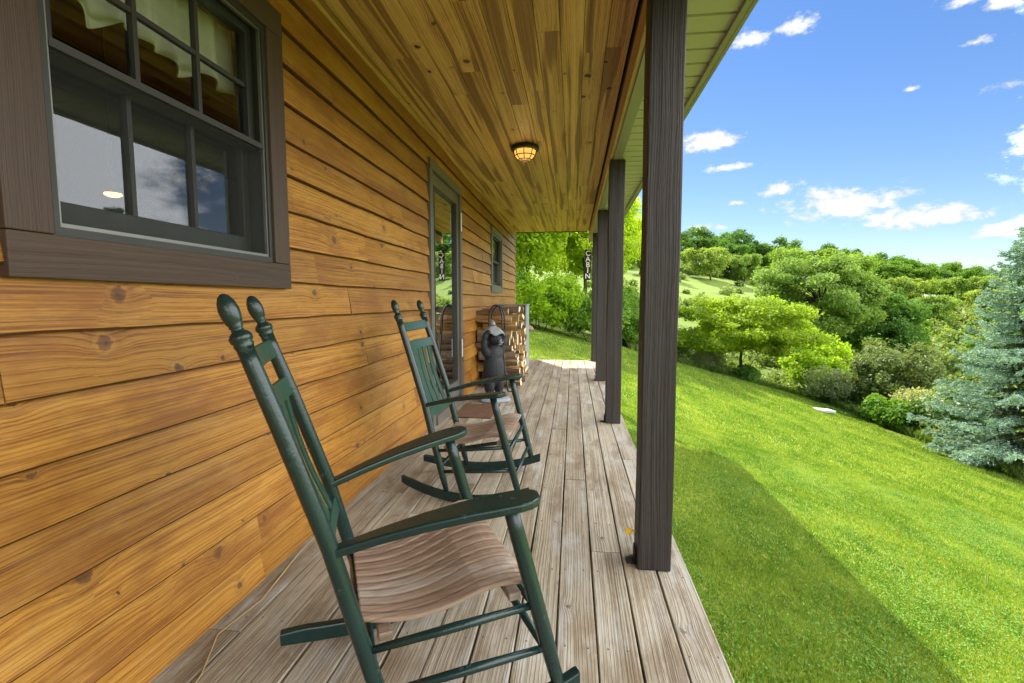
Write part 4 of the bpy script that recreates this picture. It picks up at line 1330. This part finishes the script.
# black cable looped over the wood
m = MB()
pts = []
for k in range(17):
    t = k / 16; a = PI * (1 - t)
    pts.append((-.985 + .085 * math.cos(a), 6.10 + .02 * math.sin(3 * t), .93 + .165 * math.sin(a)))
pts = [(-1.085, 6.10, .60), (-1.08, 6.1, .78)] + pts + [(-.892, 6.08, .72), (-.872, 6.05, .45), (-.835, 5.99, .2), (-.80, 5.93, .012), (-.74, 5.97, .012)]
m.tube(pts, .0105, 8)
pts2 = [(p[0] + .025, p[1] + .03, p[2] - .012) for p in pts[2:-4]]
m.tube(pts2, .010, 8)
tag(m.build('cable', M['black']), 'black cable looped over the front of the firewood stack', 'cable')

# door mat
m = MB(); m.box(-1.17, -.78, 4.55, 5.16, .003, .016)
tag(m.build('door_mat', M['mat'], None, .004), 'rust-brown door mat on the deck before the glazed door', 'door mat')
# tan cord at the wall base
m = MB(); m.tube([(-1.05, .95, .007), (-1.12, 1.25, .006), (-1.20, 1.42, .008), (-1.175, 1.62, .006), (-1.225, 1.95, .007), (-1.235, 2.18, .012), (-1.243, 2.28, .07), (-1.252, 2.33, .16)], .0032, 7)
tag(m.build('cord', M['cord']), 'thin tan cord lying along the foot of the wall', 'cord')
# yellow tag on the near post
m = MB(); m.tube([(.287, 2.075, .150), (.270, 2.07, .150), (.262, 2.07, .148)], .003, 6); m.box(.238, .264, 2.064, 2.074, .136, .162)
tag(m.build('tag', M['yellow'], None, .002), 'small yellow tag fixed low on the nearest post', 'tag')
# slab and rock in the grass
zz = gz(9.66, 19.6)
m = MB(); m.box(-.32, .32, -.22, .22, -.03, .07); o = m.build('stone_slab', M['stone'], None, .012); o.location = (9.66, 19.6, zz + .05); o.rotation_euler = (0, .10, .2)
tag(o, 'flat white slab lying on the lawn near its far edge', 'slab')
m = MB(); m.sphere((0, 0, 0), (.30, .24, .20), 14, 9)
o = m.build('rock', M['rock']); o.location = (-1.95, 20.4, gz(-1.95, 20.4) + .08)
for v_ in o.data.vertices:
    k = 1 + .16 * math.sin(v_.co.x * 17 + 1) * math.sin(v_.co.y * 15) + .10 * math.sin(v_.co.z * 23 + v_.co.x * 9); v_.co *= k
tag(o, 'brown rock on the grass past the firewood stack', 'rock')

# ------------------------------------------------------------------ light, sky
SUN = Vector((-.43, .90, 1.0)).normalized()
elev = math.asin(SUN.z); az = math.atan2(SUN.x, SUN.y)
sl = bpy.data.lights.new('sun', 'SUN'); sl.energy = 2.6; sl.angle = R(.6); sl.color = (1.0, .95, .86)
so = bpy.data.objects.new('sun', sl); C.objects.link(so); so.location = (0, 0, 30)
so.rotation_euler = (-SUN).to_track_quat('-Z', 'Y').to_euler()
wd = bpy.data.worlds.new('World'); SC.world = wd; wd.use_nodes = True
n = NT(wd.node_tree); wd.node_tree.nodes.clear()
sky = n.n('ShaderNodeTexSky', sky_type='NISHITA'); sky.sun_disc = False
sky.sun_elevation = elev; sky.sun_rotation = az; sky.air_density = 1.0; sky.dust_density = .15; sky.ozone_density = 2.2; sky.altitude = 300
hs = n.n('ShaderNodeHueSaturation'); hs.inputs['Saturation'].default_value = 1.44; hs.inputs['Value'].default_value = 1.08; hs.inputs['Hue'].default_value = .513
gm_ = n.n('ShaderNodeGamma'); gm_.inputs[1].default_value = .75; n.t.links.new(sky.outputs[0], gm_.inputs[0]); n.t.links.new(gm_.outputs[0], hs.inputs['Color'])
# fair weather clouds: soft patches by compass bearing and height, torn by noise
d = n.n('ShaderNodeTexCoord').outputs['Generated']
c = n.sep(d)
hor = n.m('SQRT', n.m('ADD', n.m('MULTIPLY', c[0], c[0]), n.m('MULTIPLY', c[1], c[1])))
bear = n.m('ARCTAN2', c[0], c[1]); el = n.m('ARCTAN2', c[2], hor)
nz_ = n.noise(n.xyz(n.m('MULTIPLY', bear, 9), n.m('MULTIPLY', el, 14), 2.0), 1.6, 6, .62)
nz2 = n.noise(n.xyz(n.m('MULTIPLY', bear, 9), n.m('MULTIPLY', el, 15), 7.0), 5.5, 6, .6)
CL = []
def cl_px(b, e, w, h_): CL.append((b, e, w, h_))
CL = [(0.389, 0.443, 0.0324, 0.0174), (0.319, 0.436, 0.035, 0.0182), (0.253, 0.287, 0.0479, 0.0217), (0.297, 0.242, 0.043, 0.0102), (0.378, 0.195, 0.0337, 0.0184), (0.455, 0.158, 0.098, 0.034), (0.570, 0.13, 0.094, 0.0205), (0.598, 0.416, 0.0426, 0.0143), (0.645, 0.398, 0.0257, 0.0128), (0.661, 0.296, 0.0252, 0.0138), (0.664, 0.099, 0.0296, 0.0127), (0.623, 0.059, 0.0238, 0.009), (0.619, 0.36, 0.019, 0.0087), (0.547, 0.319, 0.0109, 0.0055), (0.305, 0.179, 0.0233, 0.0088), (0.281, 0.136, 0.0206, 0.0073), (0.242, 0.138, 0.0282, 0.0092), (0.159, 0.474, 0.0361, 0.0114), (0.711, 0.201, 0.0432, 0.0229), (0.568, 0.049, 0.0355, 0.0079),
      (-1.2, .4, .4, .12)]
tot = None; shade = None
for (b, e, w, h_) in CL:
    dx = n.m('DIVIDE', n.m('SUBTRACT', bear, b), w * 1.25); dy = n.m('DIVIDE', n.m('SUBTRACT', el, e), h_ * 1.25)
    # flatter underneath
    dyy = n.m('MULTIPLY', dy, n.m('MULTIPLY_ADD', n.m('LESS_THAN', dy, 0.0), .55, 1.0))
    v = n.m('SUBTRACT', 1.0, n.m('SQRT', n.m('ADD', n.m('MULTIPLY', dx, dx), n.m('MULTIPLY', dyy, dyy))))
    v = n.m('MAXIMUM', v, -1.0)
    tot = v if tot is None else n.m('MAXIMUM', tot, v)
f = n.m('ADD', tot, n.m('ADD', n.m('MULTIPLY_ADD', nz_, 2.6, -1.38), n.m('MULTIPLY_ADD', nz2, 1.7, -.85)))
mask = n.ss(f, .02, .75)
tone = n.lin(n.m('ADD', f, n.m('MULTIPLY', nz2, .8)), .3, 1.5, .66, 1.0)
CLOUD = 5.0
ccol = n.mix(1.0, (CLOUD * .97, CLOUD * .985, CLOUD * 1.0), n.xyz(tone, tone, tone), 'MULTIPLY')
skyc = n.mix(n.m('MULTIPLY', mask, .94), hs.outputs[0], ccol)
# added unseen cloud bank, right of and behind the view, as porch fill light
bb = n.m('MULTIPLY', n.m('MULTIPLY', n.ss(n.m('MULTIPLY_ADD', nz_, .25, bear), .80, .90), n.m('SUBTRACT', 1.0, n.ss(bear, 2.9, 3.12))),
         n.m('MULTIPLY', n.ss(el, .02, .10), n.m('SUBTRACT', 1.0, n.ss(n.m('MULTIPLY_ADD', nz_, .4, el), 1.15, 1.45))))
FILL_BANK = 30.0
skyc = n.mix(bb, skyc, n.mix(1.0, (FILL_BANK * .965, FILL_BANK * .985, FILL_BANK * 1.0), n.xyz(tone, tone, tone), 'MULTIPLY'))
bg = n.n('ShaderNodeBackground'); n.set(bg.inputs[0], skyc); bg.inputs[1].default_value = .06
ow = n.n('ShaderNodeOutputWorld'); n.t.links.new(bg.outputs[0], ow.inputs[0])

# ------------------------------------------------------------------ camera
cam = bpy.data.cameras.new('camera'); co = bpy.data.objects.new('camera', cam); C.objects.link(co); SC.camera = co
cam.sensor_width = 36; cam.lens = 36 * 480 / 1024; cam.clip_end = 3000; cam.clip_start = .05
pit = math.atan(40.5 / 480); yaw = math.atan(61 / 480 * math.cos(pit))
co.location = (0, 0, 1.15); co.rotation_euler = (PI / 2 - pit, 0, yaw)

SC.render.engine = 'CYCLES'
SC.cycles.use_denoising = True
SC.cycles.max_bounces = 8; SC.cycles.diffuse_bounces = 4; SC.cycles.transparent_max_bounces = 12
SC.cycles.sample_clamp_indirect = 6
SC.view_settings.view_transform = 'Standard'; SC.view_settings.look = 'None'
SC.view_settings.exposure = 2.08; SC.view_settings.gamma = 1
